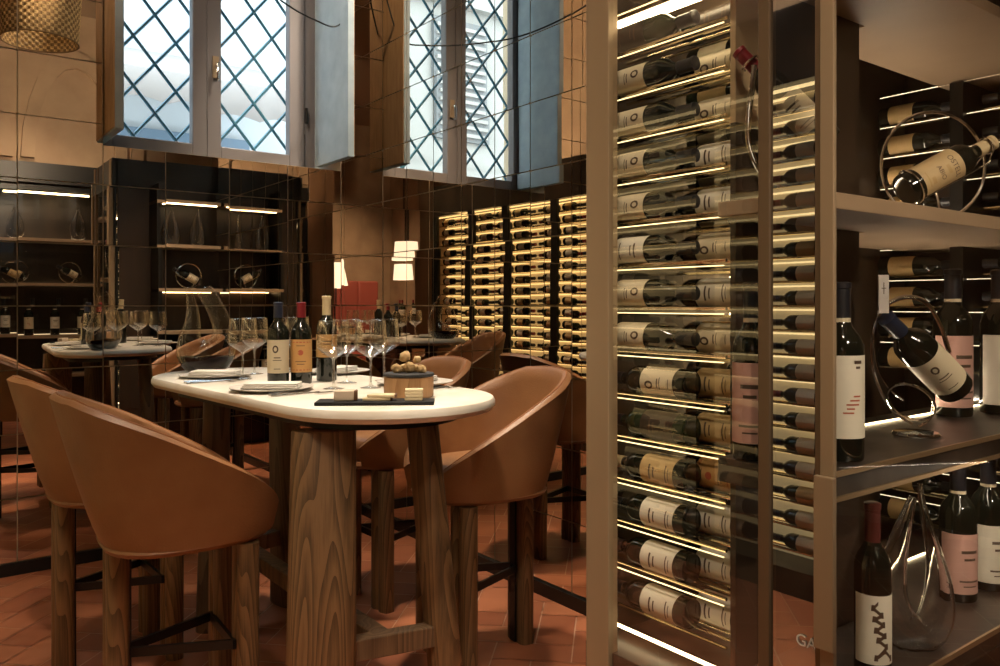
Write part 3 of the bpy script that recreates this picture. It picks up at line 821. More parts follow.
def pear_decanter(name, label, loc, rz=0, sc=1.0, group=None, tilt=0):
    """tall loop decanter of one flattened tube: the long teardrop of the lower shelf"""
    P = [(a * .8, b, c * .85) for a, b, c in _PEAR]
    return loop_decanter(name, label, loc, rz, sc, False, 'decanter', group, P)
_PEAR = [(-4, 112, 3), (-9, 100, 4.5), (-17, 80, 7), (-24, 55, 10), (-25, 34, 12), (-15, 15, 14), (2, 9, 14), (17, 19, 13), (21, 42, 10), (17, 68, 6), (10, 90, 4), (5, 108, 2.5), (3, 122, 1.8)]
def ring(c, d, r, n=20):
    """points of a circle of radius r about the axis d through c"""
    c, d = Vector(c), Vector(d).normalized()
    a = d.cross(Vector((0, 1, 0)) if abs(d.y) < 0.9 else Vector((1, 0, 0))).normalized(); b = d.cross(a)
    return [tuple(c + a * r * cos(2 * pi * k / n) + b * r * sin(2 * pi * k / n)) for k in range(n)]
def ring_cradle(name, label, loc, rz, group=None, r=0.125, br=0.042, ro=0.0):
    """wire hoop on a small foot that holds a bottle at a slant"""
    t = thing(name, label, 'bottle holder', loc, rz, group)
    hy = br + 0.012
    mb = MB()
    mb.tube([(r * cos(2 * pi * k / 36), hy, r + 0.006 + r * sin(2 * pi * k / 36)) for k in range(36)], 0.0045, CHROME, 8, closed=True)
    mb.build('hoop', t)
    mb = MB()
    mb.tube([(0.052 * cos(2 * pi * k / 24), 0.012 + 0.045 * sin(2 * pi * k / 24), 0.004) for k in range(24)], 0.004, CHROME, 8, closed=True)
    mb.build('foot_ring', t)
    mb = MB()
    c = Vector((-0.05, 0, r - 0.035)); d = Vector((cos(R(28)), 0, sin(R(28)))); e = Vector((-d.z, 0, d.x))
    nr = br * 0.44 + 0.005
    mb.tube(ring(c + d * ro, d, br + 0.0045), 0.0026, CHROME, 6, closed=True)
    mb.tube(ring(c + d * 0.19, d, nr), 0.0026, CHROME, 6, closed=True)
    for s in (-1, 1):
        w = -e * 0.8 + Vector((0, 0.6 * s, 0))
        mb.tube([tuple(c + d * ro + w * (br + .0045)), tuple(c + d * 0.155 + w * (br + .0045)), tuple(c + d * 0.19 + w * nr)], 0.0025, CHROME, 6)
    q = c - e * (br + .0045)
    mb.tube([(q.x + 0.02, 0.012, 0.006), tuple(q)], 0.003, CHROME, 6)
    mb.build('bottle_grip', t)
    return t
def cradle_bottle(b, cloc, rz, slant=28, r=0.125, back=0.055):
    """put bottle b into a ring cradle; label towards the viewer (local -y)"""
    d = Vector((cos(R(slant)), 0, sin(R(slant))))
    c = Vector((-0.05, 0, r - 0.035)) - d * back
    M = Matrix.Translation(cloc) @ Matrix.Rotation(rz, 4, 'Z') @ Matrix.Translation(c) @ Matrix.Rotation(R(90 - slant), 4, 'Y') @ Matrix.Rotation(R(90), 4, 'Z')
    b.matrix_world = M
    return b
DW0 = 0
def swan_cradle(name, label, loc, rz, group=None):
    """standing coil of thick chrome wire with a leaning bottle in it"""
    t = thing(name, label, 'bottle holder', loc, rz, group)
    mb = MB(); mb.lathe([(0.0, 0), (0.06, 0), (0.06, 0.008), (0.052, 0.012), (0, 0.012)], CHROME, 24, cap=False); mb.build('foot', t)
    mb = MB()
    P = [(0.03, 0, 0.012), (-0.05, 0, 0.06), (-0.085, 0, 0.15), (-0.075, 0, 0.24), (-0.04, 0, 0.31), (0.01, 0, 0.35), (0.065, 0, 0.34), (0.10, 0, 0.29), (0.115, 0, 0.22)]
    mb.tube(smoothpath(P, 6), 0.007, CHROME, 8); mb.build('neck_hoop', t)
    mb = MB()
    ring = [(0.0 + 0.075 * cos(2 * pi * k / 28), 0.05 * sin(2 * pi * k / 28), 0.10 + 0.035 * cos(2 * pi * k / 28)) for k in range(28)]
    mb.tube(ring, 0.004, CHROME, 8, closed=True)
    mb.tube([(0.075, 0, 0.135), (0.05, 0, 0.05), (0.02, 0, 0.012)], 0.004, CHROME, 8)
    mb.build('bottle_grip', t)
    return t

MAGH, MAGR = 0.40, 0.05
def magnum(lab, deco, cap=CAPB, z0=.06, z1=.165, band=CREAM, span=190):
    return make_bottle('magnum_bottle', MAGH, MAGR, lab, z0, z1, span, cap, BOTTLEG, deco, 0.06, band)
def face(o, loc, ang):       # label (local -x) turned to look along heading ang
    o.location = loc; o.rotation_euler = (0, 0, ang - pi)
    return o
TOCAM = R(-118)
SH1, SH2, SH0, SHT = 0.9885, 1.5755, 0.4705, 2.1455
def px(x, y, f):
    """a point f metres ahead of the viewpoint in the direction of a photo position"""
    r = (x - 500) / 801 * f
    return (0.798 * r + 0.603 * f, -0.603 * r + 0.798 * f, EYE + (304 - y) / 801 * f)
def lean(b, base, tip):
    """bottle from base towards tip, label turned to the room"""
    base, tip = Vector(base), Vector(tip)
    z = (tip - base).normalized(); v = (Vector((0, 0, EYE)) - base)
    x = -(v - z * v.dot(z)).normalized(); y = z.cross(x)
    M = Matrix((x, y, z)).transposed().to_4x4(); M.translation = base
    b.matrix_basis = M
    return b
# lower middle bay (standing magnums, tilted bottle)
face(tag(make_bottle('magnum_bottle', MAGH, 0.042, PINK, .03, .165, 190, CAPB, BOTTLEG, 'lines', .06, CREAM), 'standing bottle with a long pink label behind the dark mullion', 'bottle'), (1.553, 1.108, SH1), R(-150))
face(tag(magnum(CREAM2, 'script', z0=.04, z1=.178), 'standing bottle with a white label and red script at the bay corner', 'bottle'), (1.712, 0.985, SH1), R(-122))
face(tag(make_bottle('large_bottle', .46, .056, PINK, .02, .165, 190, CAPB, BOTTLEG, 'lines', .06, CREAM), 'standing bottle with a salmon label behind the leaning bottle', 'bottle'), (2.66, 1.155, SH1), R(-118))
face(tag(make_bottle('large_bottle', .46, .056, CREAM2, .02, .165, 190, CAPB, BOTTLEG, 'lines', .06, CREAM), 'standing bottle with a white label cut by the right frame edge, middle bay', 'bottle'), (2.84, 1.09, SH1), R(-118))
b = make_bottle('wine_bottle', 0.325, 0.050, CREAM, 0.035, 0.158, 230, CAPN, BOTTLEG, 'seal', 0.06)
tag(b, 'cream labelled bottle leaning in the coiled chrome cradle', 'bottle')
lean(b, px(955, 388, 2.20), px(880, 312, 2.09))
mb = MB(); mb.box((0, 0, 0.0), (0.026, 0.006, 0.10), mat('label_card', (0.72, 0.66, 0.62), 0.6)); mb.box((0, -0.0033, 0.015), (0.012, 0.0008, 0.002), INK); mb.box((0, -0.0033, 0.015), (0.002, 0.0008, 0.03), INK)
o = mb.build('bottle_tag', smooth=False); o.parent = b; o.matrix_parent_inverse = b.matrix_basis.inverted()
o.location = px(883, 294, 2.085); o.rotation_euler = (0, 0, R(-40))
t = thing('bottle_cradle', 'coiled chrome cradle holding a leaning bottle on the lower display shelf', 'bottle holder', (2.18, 1.04, SH1))
def loc(pts, o): return [tuple(Vector(p) - Vector(o.location)) for p in pts]
mb = MB(); mb.lathe([(0.0, 0), (0.058, 0), (0.06, 0.004), (0.055, 0.010), (0, 0.012)], CHROME, 28, cap=False); mb.build('foot', t)
mb = MB(); mb.tube(loc(smoothpath([px(912, 424, 2.17), px(890, 408, 2.19), px(873, 372, 2.19), px(872, 335, 2.18), px(884, 307, 2.18), px(906, 297, 2.19), px(926, 303, 2.21), px(940, 326, 2.23), px(949, 352, 2.24)], 6), t), [0.004 + 0.009 * max(0, (i - 20) / 28) for i in range(49)], CHROME, 10, flat=0.45); mb.build('neck_hoop', t)
mb = MB()
mb.tube(loc([tuple(Vector(px(911 + 24 * cos(2 * pi * k / 28), 402 + 17 * sin(2 * pi * k / 28) + 6 * cos(2 * pi * k / 28), 2.10 + 0.05 * sin(2 * pi * k / 28)))) for k in range(28)], t), 0.0038, CHROME, 8, closed=True)
mb.tube(loc(smoothpath([px(933, 405, 2.12), px(930, 418, 2.14), px(918, 427, 2.15)], 6), t), 0.0038, CHROME, 8)
mb.tube(loc(smoothpath([px(873, 340, 2.17), px(877, 368, 2.14), px(888, 388, 2.11), px(903, 400, 2.09)], 6), t), 0.003, CHROME, 8)
mb.build('bottle_grip', t)
# upper bay
uc = (2.358, 1.042, SH2)
ring_cradle('hoop_cradle', 'round chrome hoop holding a tan labelled bottle on the upper shelf', uc, R(-33), r=0.156, br=0.046, ro=-0.06)
b = make_bottle('wine_bottle', 0.30, 0.046, PARCH, 0.04, 0.165, 230, CAPC, BOTTLEG, 'castle'); tag(b, 'tan labelled bottle slanting upward in the chrome hoop on the upper shelf', 'bottle')
cradle_bottle(b, uc, R(-33), 28, 0.156, 0.085)
b = make_bottle('wine_bottle', 0.30, 0.036, CREAM, 0.04, 0.14, 200, CAPR, BOTTLEG, 'lines', 0.075); tag(b, 'bottle with a dark red capsule leaning in the tall chrome cradle', 'bottle')
lean(b, (1.662, 0.985, 1.70), (1.558, 1.165, 1.945))
RA, RD = Vector((1.662, 0.985, 1.70)), (Vector((1.558, 1.165, 1.945)) - Vector((1.662, 0.985, 1.70))).normalized()
RN = RA + RD * 0.258; RB = RA + RD * 0.05
uc = (1.60, 1.05, SH2)
t = thing('bottle_cradle', 'tall curved chrome cradle with a red capped bottle beside the lit rack', 'bottle holder', uc)
mb = MB(); mb.lathe([(0, 0), (0.05, 0), (0.05, 0.006), (0, 0.009)], CHROME, 24, cap=False); mb.build('foot', t)
mb = MB(); mb.tube(loc(smoothpath([(1.61, 1.04, 1.583), (1.575, 1.09, 1.63), (1.552, 1.113, 1.70), (1.545, 1.110, 1.77), (1.548, 1.104, 1.82), tuple(RN + Vector((-0.015, -0.022, -0.013)))], 6), t), 0.0065, CHROME, 8, flat=0.6)
mb.build('stem', t)
mb = MB(); mb.tube(loc(ring(RN, RD, 0.0215), t), 0.003, CHROME, 6, closed=True); mb.build('neck_ring', t)
# base bay
face(tag(make_bottle('magnum_bottle', MAGH, .041, CREAM2, .025, .145, 190, mat('capsule_maroon', (0.09, 0.02, 0.015), 0.4), BOTTLEG, 'sketch', .08), 'standing bottle with a sketched figure label in the bottom bay', 'bottle'), (1.843, 0.98, SH0), R(-118))
face(tag(magnum(PINK, 'lines', z0=.02, z1=.15), 'standing bottle with a pink label behind the teardrop decanter', 'bottle'), (2.51, 1.075, SH0), R(-118))
face(tag(magnum(CREAM2, 'lines', z0=.02, z1=.15), 'standing bottle with a white label cut by the right frame edge, bottom bay', 'bottle'), (2.68, 1.06, SH0), R(-118))
pear_decanter('loop_decanter', 'large clear teardrop loop decanter standing in the bottom bay', (2.07, 0.985, SH0), R(-34), 0.78)

# ------------------------------------------------------------------ display wall behind the viewpoint (seen in the mirrors)
t = thing('display_cabinet', 'dark display cabinet with lit shelves of decanters, seen in the mirrored wall', 'cabinet', (1.0, W4, 0))
def dpart(name, boxes, m):
    mb = MB()
    for a, b in boxes: mb.bb([a[0] - 1.0, a[1] - W4, a[2]], [b[0] - 1.0, b[1] - W4, b[2]], m)
    return mb.build(name, t, smooth=False)
dpart('back_panel', [((-0.04, W4 - 0.48, 0), (4.6, W4 - 0.46, 2.78))], DARKWOOD)
for u in (0.0, 0.88, 2.10, 2.50, 3.4, 4.3): dpart('upright', [((u - 0.035, W4 - 0.46, 0), (u + 0.035, W4 - 0.02, 2.78))], BLACK)
for z in (0.47, 0.9885, 1.5755, 2.1455): dpart('shelf', [((-0.04, W4 - 0.46, z - 0.035), (4.6, W4 - 0.03, z))], SHELFM)
for z in (0.9885, 1.5755, 2.1455): dpart('shelf_led', [((0.05, W4 - 0.44, z + 0.001), (4.25, W4 - 0.43, z + 0.008))], LEDF)  # extra strips added to brighten the shelves
for a, b in ((0.05, 0.83), (0.93, 2.05), (2.55, 3.35), (3.45, 4.25)): dpart('led_strip', [((a + .1, W4 - 0.05, 2.68), (b - .1, W4 - 0.03, 2.70))], LED)
dpart('cabinet_top', [((-0.04, W4 - 0.46, 2.72), (4.6, W4 - 0.02, 2.78))], BLACK)
mb = MB(); mb.quad([(-1.0, -0.015, 0.05), (3.5, -0.015, 0.05), (3.5, -0.015, 2.75), (-1.0, -0.015, 2.75)], CABGLASS); mb.build('glass_front', t, smooth=False)
DW = 'pieces on the display wall seen in the mirror'
for i, (u, d) in enumerate(((0.45, 'far end'), (1.18, 'left half'), (1.86, 'right half'), (2.86, 'next bay'), (3.7, 'last bay'))):
    pear_decanter('loop_decanter', 'loop decanter on the top shelf of the mirrored display wall, %s' % d, (u, W4 - 0.2, 2.1465), R(20 * i), 0.78, 'decanters on the mirrored display wall')
for i, (u, d) in enumerate(((0.40, 'far end'), (1.15, 'left half'), (1.75, 'right half'), (2.95, 'next bay'), (3.8, 'last bay'))):
    l = (u, W4 - 0.2, 1.5765); a = R(180 + (12 if i % 2 else -14))
    ring_cradle('hoop_cradle', 'chrome hoop cradle on the middle shelf of the mirrored display wall, %s' % d, l, a, 'hoop cradles on the mirrored display wall', 0.13)
    b = make_bottle('wine_bottle', 0.30, 0.042, TAN if i % 2 else CREAM, 0.045, 0.15, 230, CAPB, BOTTLEG, 'lines'); tag(b, 'bottle held in the hoop cradle of the mirrored display wall, %s' % d, 'bottle', 'bottles in the mirrored hoop cradles')
    cradle_bottle(b, l, a, 28, 0.13, 0.05)
mg = magnum(CREAM2, 'lines'); mg2 = magnum(CREAM, 'script')
for i, u in enumerate((0.25, 0.55, 1.05, 1.32, 1.6, 1.9, 2.7, 3.0, 3.65, 4.0)):
    o = (mg if i == 0 else mg2 if i == 1 else dup(mg if i % 2 == 0 else mg2))
    face(o, (u, W4 - 0.18, 0.9895), R(90)); tag(o, 'standing bottle on the third shelf of the mirrored display wall', 'bottle', 'standing bottles on the mirrored display wall')

for i, (u, z, d) in enumerate(((1.97, 1.8575, 'upper left'), (2.2, 1.8575, 'upper right'))):
    pear_decanter('loop_decanter', 'loop decanter on the cabinet\'s rear shelf facing the mirror, %s' % d, (u, 1.76, z), R(20 + 40 * i), 0.62, 'decanters on the cabinet\'s rear shelf')
for i, (u, d) in enumerate(((2.12, 'middle'),)):
    l = (u, 1.76, 1.4775); a = R(180 - 14 * i)
    ring_cradle('hoop_cradle', 'chrome hoop cradle on the cabinet\'s rear shelf facing the mirror, %s' % d, l, a, 'hoop cradles on the cabinet\'s rear shelf', 0.11, 0.036)
    b = make_bottle('wine_bottle', 0.27, 0.036, TAN if i % 2 else CREAM, 0.045, 0.15, 230, CAPB, BOTTLEG, 'lines'); tag(b, 'bottle held in a hoop on the cabinet\'s rear shelf, %s' % d, 'bottle', 'bottles in the rear shelf hoops')
    cradle_bottle(b, l, a, 28, 0.11, 0.05)
for i, u in enumerate((1.93, 2.06, 2.19, 2.31)):
    o = dup(mg); face(o, (u, 1.75, 0.6005), R(90)); tag(o, 'standing bottle on the lowest rear shelf of the glass cabinet, facing the mirror', 'bottle', 'bottles on the cabinet\'s lowest rear shelf')

# ------------------------------------------------------------------ back room glimpsed in the mirrors
t = thing('banquette', 'red upholstered banquette against the far plaster wall, seen in the mirror', 'bench', (-1.6, -4.6, 0))
mb = MB(); mb.bb((-1.2, -0.35, 0.0), (1.2, 0.35, 0.42), RED); mb.build('seat', t, bevel=0.03)
for k in range(6):
    mb = MB(); mb.bb((-1.2 + .4 * k, -0.35, 0.42), (-0.81 + .4 * k, -0.18, 1.75), RED); mb.build('back_cushion', t, bevel=0.03)
for (u, v, z, lab) in ((-1.30, -1.2, 2.0, 'upper white drum pendant lamp seen in the mirrored wall'), (-1.52, -1.55, 1.72, 'lower white drum pendant lamp seen in the mirrored wall')):
    t = thing('pendant_lamp', lab, 'lamp', (u, v, z))
    mb = MB(); mb.lathe([(0.17, 0), (0.15, 0.24)], FABRIC, 28, cap=False); mb.build('lamp_shade', t)
    mb = MB(); mb.tube([(0, 0, 0.2), (0, 0, CEILZ - z)], 0.006, BLACK, 6); mb.lathe([(0.0, 0.12), (0.03, 0.12), (0.03, 0.2), (0, 0.2)], BLACK, 10, cap=False); mb.build('cord', t)
t = thing('floor_lamp', 'black standing lamp with a white cone shade seen in the mirrored wall', 'lamp', (-1.15, -3.2, 0))
mb = MB(); mb.lathe([(0.0, 0), (0.16, 0), (0.16, 0.02), (0.02, 0.035), (0, 0.035)], BLACK, 24, cap=False); mb.build('base', t)
mb = MB(); mb.tube([(0, 0, 0.03), (0, 0, 1.75)], 0.014, BLACK, 8); mb.build('pole', t)
mb = MB(); mb.lathe([(0.22, 1.62), (0.13, 2.05)], FABRIC, 28, cap=False); mb.build('lamp_shade', t)
t = thing('back_bar', 'dark back bar with spirits bottles seen in the mirrored wall', 'bar', (-2.6, -2.4, 0))
mb = MB(); mb.bb((-0.5, -1.2, 0), (0.3, 1.2, 1.08), DARKWOOD); mb.build('counter', t, smooth=False, bevel=0.01)
mb = MB(); mb.bb((-0.52, -1.22, 1.08), (0.34, 1.22, 1.12), SHELFTOP); mb.build('countertop', t, smooth=False, bevel=0.005)
sp = plain_bottle(CREAM2, CAPR, BOTTLEGREEN).build('spirits_bottle'); fst = True
for k in range(8):
    o = sp if fst else sp.copy()
    if not fst: COL.objects.link(o)
    fst = False; o.location = (-2.45 + 0.1 * (k % 2), -3.3 + 0.26 * k, 1.1205)
    tag(o, 'spirits bottle standing on the back bar, seen only in the mirror', 'bottle', 'spirits bottles on the back bar')

# ------------------------------------------------------------------ woven pendants and cable
for (u, v, z, lab) in ((0.85, 2.50, 3.27, 'woven rattan drum pendant reflected at the upper left of the mirrored wall'), (0.30, 1.75, 3.30, 'woven rattan drum pendant behind the other in the mirrored wall')):
    t = thing('rattan_pendant', lab, 'lamp', (u, v, z))
    mb = MB(); n, rows = 66, 26
    P2 = lambda i, j, o: ((0.26 + 0.03 * i / rows + o) * cos(2 * pi * j / n), (0.26 + 0.03 * i / rows + o) * sin(2 * pi * j / n), 0.62 * i / rows)
    for i in range(rows):
        for j in range(n):
            a = (i + j) % 2
            o = 0.005 if a else -0.004
            c4 = [P2(i, j, 0), P2(i, j + 1, 0), P2(i + 1, j + 1, 0), P2(i + 1, j, 0)]
            m5 = P2(i + .5, j + .5, o)
            mb.add(c4 + [m5], [(0, 1, 4), (1, 2, 4), (2, 3, 4), (3, 0, 4)], RATTAN if a else RATTAND)
    mb.build('lamp_shade', t, smooth=False)
    mb = MB(); mb.tube([(0.262 * cos(2 * pi * k / 40), 0.262 * sin(2 * pi * k / 40), 0.0) for k in range(40)], 0.006, RATTAND, 6, closed=True); mb.build('rim', t)
    mb = MB(); mb.tube([(0, 0, 0.35), (0, 0, CEILZ - z)], 0.006, BLACK, 6); mb.build('cord', t)
    mb = MB(); mb.ball((0, 0, 0.28), 0.05, LEDS, 12); mb.build('bulb', t)
mb = MB()
P = smoothpath([(2.30, 4.52, 3.42), (2.18, 4.50, 3.06), (1.98, 4.46, 3.03), (1.68, 4.32, 3.066), (1.48, 4.04, 3.10), (1.28, 3.69, 3.24), (1.12, 3.4, 3.5), (1.0, 3.1, 4.0), (0.96, 3.0, 4.9)], 8)
mb.tube(P, 0.005, BLACK, 6)
tag(mb.build('hanging_cable'), 'thin black cable sagging across the mirrored corner under the ceiling', 'cable')

# ------------------------------------------------------------------ table
TZ = 1.045
C1, C2, TR = Vector((1.258, 2.282)), Vector((1.176, 3.37)), 0.356
ax = (C2 - C1).normalized(); nx = Vector((ax.y, -ax.x)); L12 = (C2 - C1).length
tcen = (C1 + C2) / 2
rzt = math.atan2(-ax.x, ax.y)
table = thing('high_table', 'high oval table with a cream marble top on thick oak legs', 'table', (tcen.x, tcen.y, 0), rzt)
def stadium(r, h):
    p = []
    for k in range(33): a = -pi + pi * k / 32; p.append((r * cos(a), -h + r * sin(a)))
    for k in range(33): a = pi * k / 32; p.append((r * cos(a), h + r * sin(a)))
    return p
mb = MB()
sec = [(TR - 0.030, TZ - 0.045), (TR - 0.010, TZ - 0.040), (TR, TZ - 0.026), (TR, TZ - 0.014), (TR - 0.006, TZ - 0.003), (TR - 0.014, TZ)]
mb.loft([[(x, y, z) for x, y in stadium(r, L12 / 2)] for r, z in sec], MARBLE)
mb.build('tabletop', table, ang=30)
mb = MB(); mb.prism(stadium(0.27, L12 / 2 - 0.05), TZ - 0.075, TZ - 0.0455, BLACK); mb.build('under_plate', table, smooth=False)
def toloc(x, y):
    d = Vector((x, y)) - tcen
    return (d.dot(nx), d.dot(ax))
def table_leg(top, bot, a, b, ang, m=OAK):
    """tapered oval slab leg in world coordinates"""
    mb = MB(); n = 28
    rings = []
    for f in (0, 0.004, 0.5, 0.996, 1.0):
        k = (0.97 if f in (0, 1.0) else 1.0) * (1.06 - 0.10 * f)
        cx, cyy = bot[0] + (top[0] - bot[0]) * f, bot[1] + (top[1] - bot[1]) * f
        ring = []
        for j in range(n):
            t = 2 * pi * j / n
            x = a * k * math.copysign(abs(cos(t)) ** 0.75, cos(t)); y = b * k * math.copysign(abs(sin(t)) ** 0.75, sin(t))
            wx, wy = cx + x * cos(ang) - y * sin(ang), cyy + x * sin(ang) + y * cos(ang)
            lx, ly = toloc(wx, wy)
            ring.append((lx, ly, 0.0 + f * (TZ - 0.076)))
        rings.append(ring)
    mb.loft(rings, m)
    return mb.build('leg', table, ang=40)
table_leg((1.010, 2.20), (0.985, 2.17), 0.098, 0.055, R(-22))
table_leg((1.330, 2.17), (1.385, 2.085), 0.056, 0.042, R(100))
table_leg((1.055, 3.32), (1.04, 3.36), 0.055, 0.05, R(-25), OAK2)
table_leg((1.36, 3.38), (1.40, 3.45), 0.085, 0.045, R(100), OAK2)
mb = MB()
def beam(a, b, z0, z1, w):
    a2, b2 = Vector(toloc(*a)), Vector(toloc(*b)); d = (b2 - a2).normalized(); e = Vector((-d.y, d.x)) * w / 2
    mb.prism([tuple(a2 + e), tuple(a2 - e), tuple(b2 - e), tuple(b2 + e)][::-1], z0, z1, OAK2)
beam((1.0, 2.19), (1.365, 2.11), 0.28, 0.345, 0.05); mb.build('stretcher', table, smooth=False, bevel=0.004)
mb = MB(); beam((1.05, 3.345), (1.385, 3.42), 0.28, 0.345, 0.05); mb.build('stretcher', table, smooth=False, bevel=0.004)
mb = MB(); beam((1.19, 2.16), (1.18, 3.37), 0.275, 0.335, 0.06); mb.build('stretcher', table, smooth=False, bevel=0.004)

# ------------------------------------------------------------------ bar stools
def shellpt(phi, f, inner=0.0):
    """phi: 0 = back (-x), +-1 = arm tips; f: 0 bottom .. 1 rim"""
    s = abs(phi)
    a = pi + phi * R(150)
    top = 1.07 - 0.355 * (max(0.0, (s - 0.16)) / 0.84) ** 1.28
    if s < 0.3: top = min(top, 1.07 - 0.02 * (s / 0.3) ** 2) if s < 0.16 else top - 0.0
    zb = 0.632
    z = zb + (top - zb) * f
    h = (z - zb) / 0.47
    rx = 0.215 + 0.085 * h ** 0.8 - inner
    ry = 0.225 + 0.055 * h ** 0.8 - inner
    c, d = cos(a), sin(a)
    k = (abs(c) ** 2.6 + abs(d) ** 2.6) ** (-1 / 2.6)
    x = rx * c * k; y = ry * d * k
    x += 0.075 * max(0.0, c)
    x -= 0.055 * max(0, -c) * h
    return (x, y, z)
def make_stool(label):
    t = thing('bar_stool', label, 'bar stool', (0, 0, 0), 0)
    mb = MB()
    N, K = 40, 10
    rings = []
    for i in range(N + 1):
        phi = -1 + 2 * i / N
        th = 0.020
        ring = []
        for k in range(K + 1): ring.append(shellpt(phi, k / K))
        po = shellpt(phi, 1); pi_ = shellpt(phi, 1, 2 * th)
        for q in (0.25, 0.5, 0.75):
            ring.append(tuple(po[j] + (pi_[j] - po[j]) * q + (0.012 * sin(pi * q) if j == 2 else 0) for j in range(3)))
        for k in range(K, -1, -1): ring.append(shellpt(phi, k / K, 2 * th))
        rings.append(ring)
    mb.loft(rings, LEATHER)
    mb.build('shell', t, ang=50)
    # piping along rim
    mb = MB(); mb.tube([tuple(Vector(shellpt(-1 + 2 * i / N, 1, 0.020)) + Vector((0, 0, 0.011))) for i in range(N + 1)], 0.0035, PIPING, 6); mb.build('piping', t)
    # shell bottom and cushion
    mb = MB(); n = 40
    def seatring(r, z, s=1.0):
        out = []
        for j in range(n):
            a = 2 * pi * j / n; c, d = cos(a), sin(a); k = (abs(c) ** 2.8 + abs(d) ** 2.8) ** (-1 / 2.8)
            out.append(((r + 0.062 * max(0, c)) * c * k * s, (r + 0.006) * d * k * s, z))
        return out
    mb.loft([seatring(0.180, 0.614), seatring(0.212, 0.619), seatring(0.220, 0.632), seatring(0.212, 0.645)], LEATHER); mb.build('seat_base', t, ang=50)
    mb = MB()
    mb.loft([seatring(0.178, 0.640), seatring(0.192, 0.650), seatring(0.196, 0.69), seatring(0.192, 0.728), seatring(0.17, 0.742), seatring(0.10, 0.748), seatring(0.02, 0.75)], LEATHER); mb.build('seat_cushion', t, ang=60)
    # two-lobed oak legs: a pair in front, one behind
    for (x, y) in ((0.172, -0.140), (0.172, 0.140), (-0.172, 0.0)):
        mb = MB(); p = []
        for cyy in (-0.031, 0.031):
            for k in range(15):
                a = (pi + pi * k / 14 if cyy < 0 else 0 + pi * k / 14)
                a = a - pi / 2 if False else a
                p.append((0.035 * cos(a), cyy + 0.033 * sin(a) if True else 0))
        # outline with a waist between the lobes
        out = []
        for k in range(36):
            a = 2 * pi * k / 36
            w = 0.034 * (1 - 0.22 * math.exp(-((cos(a + pi / 2)) / 0.22) ** 2))
            yy = 0.064 * math.copysign(abs(sin(a)) ** 0.8, sin(a)); xx = w * math.copysign(abs(cos(a)) ** 0.55, cos(a))
            out.append((xx * (1.0 if abs(yy) > 0.012 else 0.80), yy))
        mb.prism([(x + q[0], y + q[1]) for q in out], 0.0, 0.613, OAK); mb.build('leg', t, ang=25)
        if x < 0:
            mb = MB(); mb.bb((x + 0.032, y - 0.018, 0.003), (x + 0.040, y + 0.018, 0.60), BLACK); mb.build('leg_black_strip', t, smooth=False)  # thin black strip up the inner side of the rear leg
    # footrest
    mb = MB()
    def bar(a, b, z=0.295):
        a, b = Vector(a), Vector(b); d = (b - a).normalized(); e = Vector((-d.y, d.x)) * 0.006
        mb.prism([tuple(a + e), tuple(b + e), tuple(b - e), tuple(a - e)][::-1], z - 0.014, z + 0.014, BLACK)
    bar((0.139, -0.14), (0.139, 0.14)); bar((0.135, -0.132), (-0.135, -0.02)); bar((0.135, 0.132), (-0.135, 0.02))
    mb.build('footrest', t, smooth=False)
    return t
st = make_stool('cognac leather bar stool in the left foreground, back turned to the viewer')
st.location = (0.70, 2.60, 0); st.rotation_euler = (0, 0, R(-3))
s2 = dup(st, (0.665, 3.33, 0), (0, 0, R(3)), 'cognac leather bar stool behind the foreground stool, cut by the left frame edge')
s3 = dup(st, (1.825, 2.52, 0), (0, 0, R(176)), 'cognac leather bar stool at the table\'s right end with its seat facing us')
s4 = dup(st, (1.875, 3.27, 0), (0, 0, R(183)), 'cognac leather bar stool farthest back, mostly hidden behind the wooden cheese drum')
for o in (st, s2, s3, s4): o['group'] = 'leather bar stools around the high table'

# ------------------------------------------------------------------ things on the table
T = TZ + 0.0005
loop_decanter('loop_decanter', 'heart shaped glass decanter with a pool of red wine on the table\'s far end', (1.085, 3.55, T), R(-32), 1.0)
face(tag(make_bottle('wine_bottle', .30, .0385, CREAM, .045, .165, 175, CAPN, BOTTLEG, 'seal'), 'wine bottle with a cream label and navy capsule on the table', 'bottle'), (1.114, 2.815, T), R(-118))
face(tag(make_bottle('wine_bottle', .30, .0385, ORANGE, .045, .165, 175, CAPR, BOTTLEG, 'dot'), 'wine bottle with an orange label and red capsule on the table', 'bottle'), (1.196, 2.80, T), R(-117))
face(tag(make_bottle('wine_bottle', .325, .0385, ORANGE, .085, .165, 175, CAPC, BOTTLEG, 'lines', .085), 'wine bottle with a tall cream capsule behind the wine glasses', 'bottle'), (1.322, 2.855, T), R(-114))
def make_glass():
    mb = MB()
    prof = [(0.0, 0.0), (0.036, 0.0005), (0.037, 0.002), (0.020, 0.0045), (0.006, 0.009), (0.0038, 0.02), (0.0036, 0.095), (0.006, 0.104), (0.022, 0.115), (0.048, 0.132), (0.0575, 0.141), (0.0585, 0.150), (0.055, 0.19), (0.0515, 0.236)]
    mb.lathe(prof, CRYSTAL, 32, cap=False)
    o = mb.build('wine_glass', ang=180)
    mb = MB(); mb.tube([(0.0515 * cos(2 * pi * k / 32), 0.0515 * sin(2 * pi * k / 32), 0.236) for k in range(32)], 0.0009, CRYSTAL, 6, closed=True); mb.build('rim', o)
    mb = MB(); mb.lathe([(0.0036, 0.02), (0.0033, 0.06), (0.0036, 0.097), (0.007, 0.106)], CHROME_GLASS, 12); mb.build('stem', o)
    return o
CHROME_GLASS = glass('stem_glass', (0.9, 0.9, 0.88), 0.12, 0.9, 0.5, 0.05)
wg = make_glass()
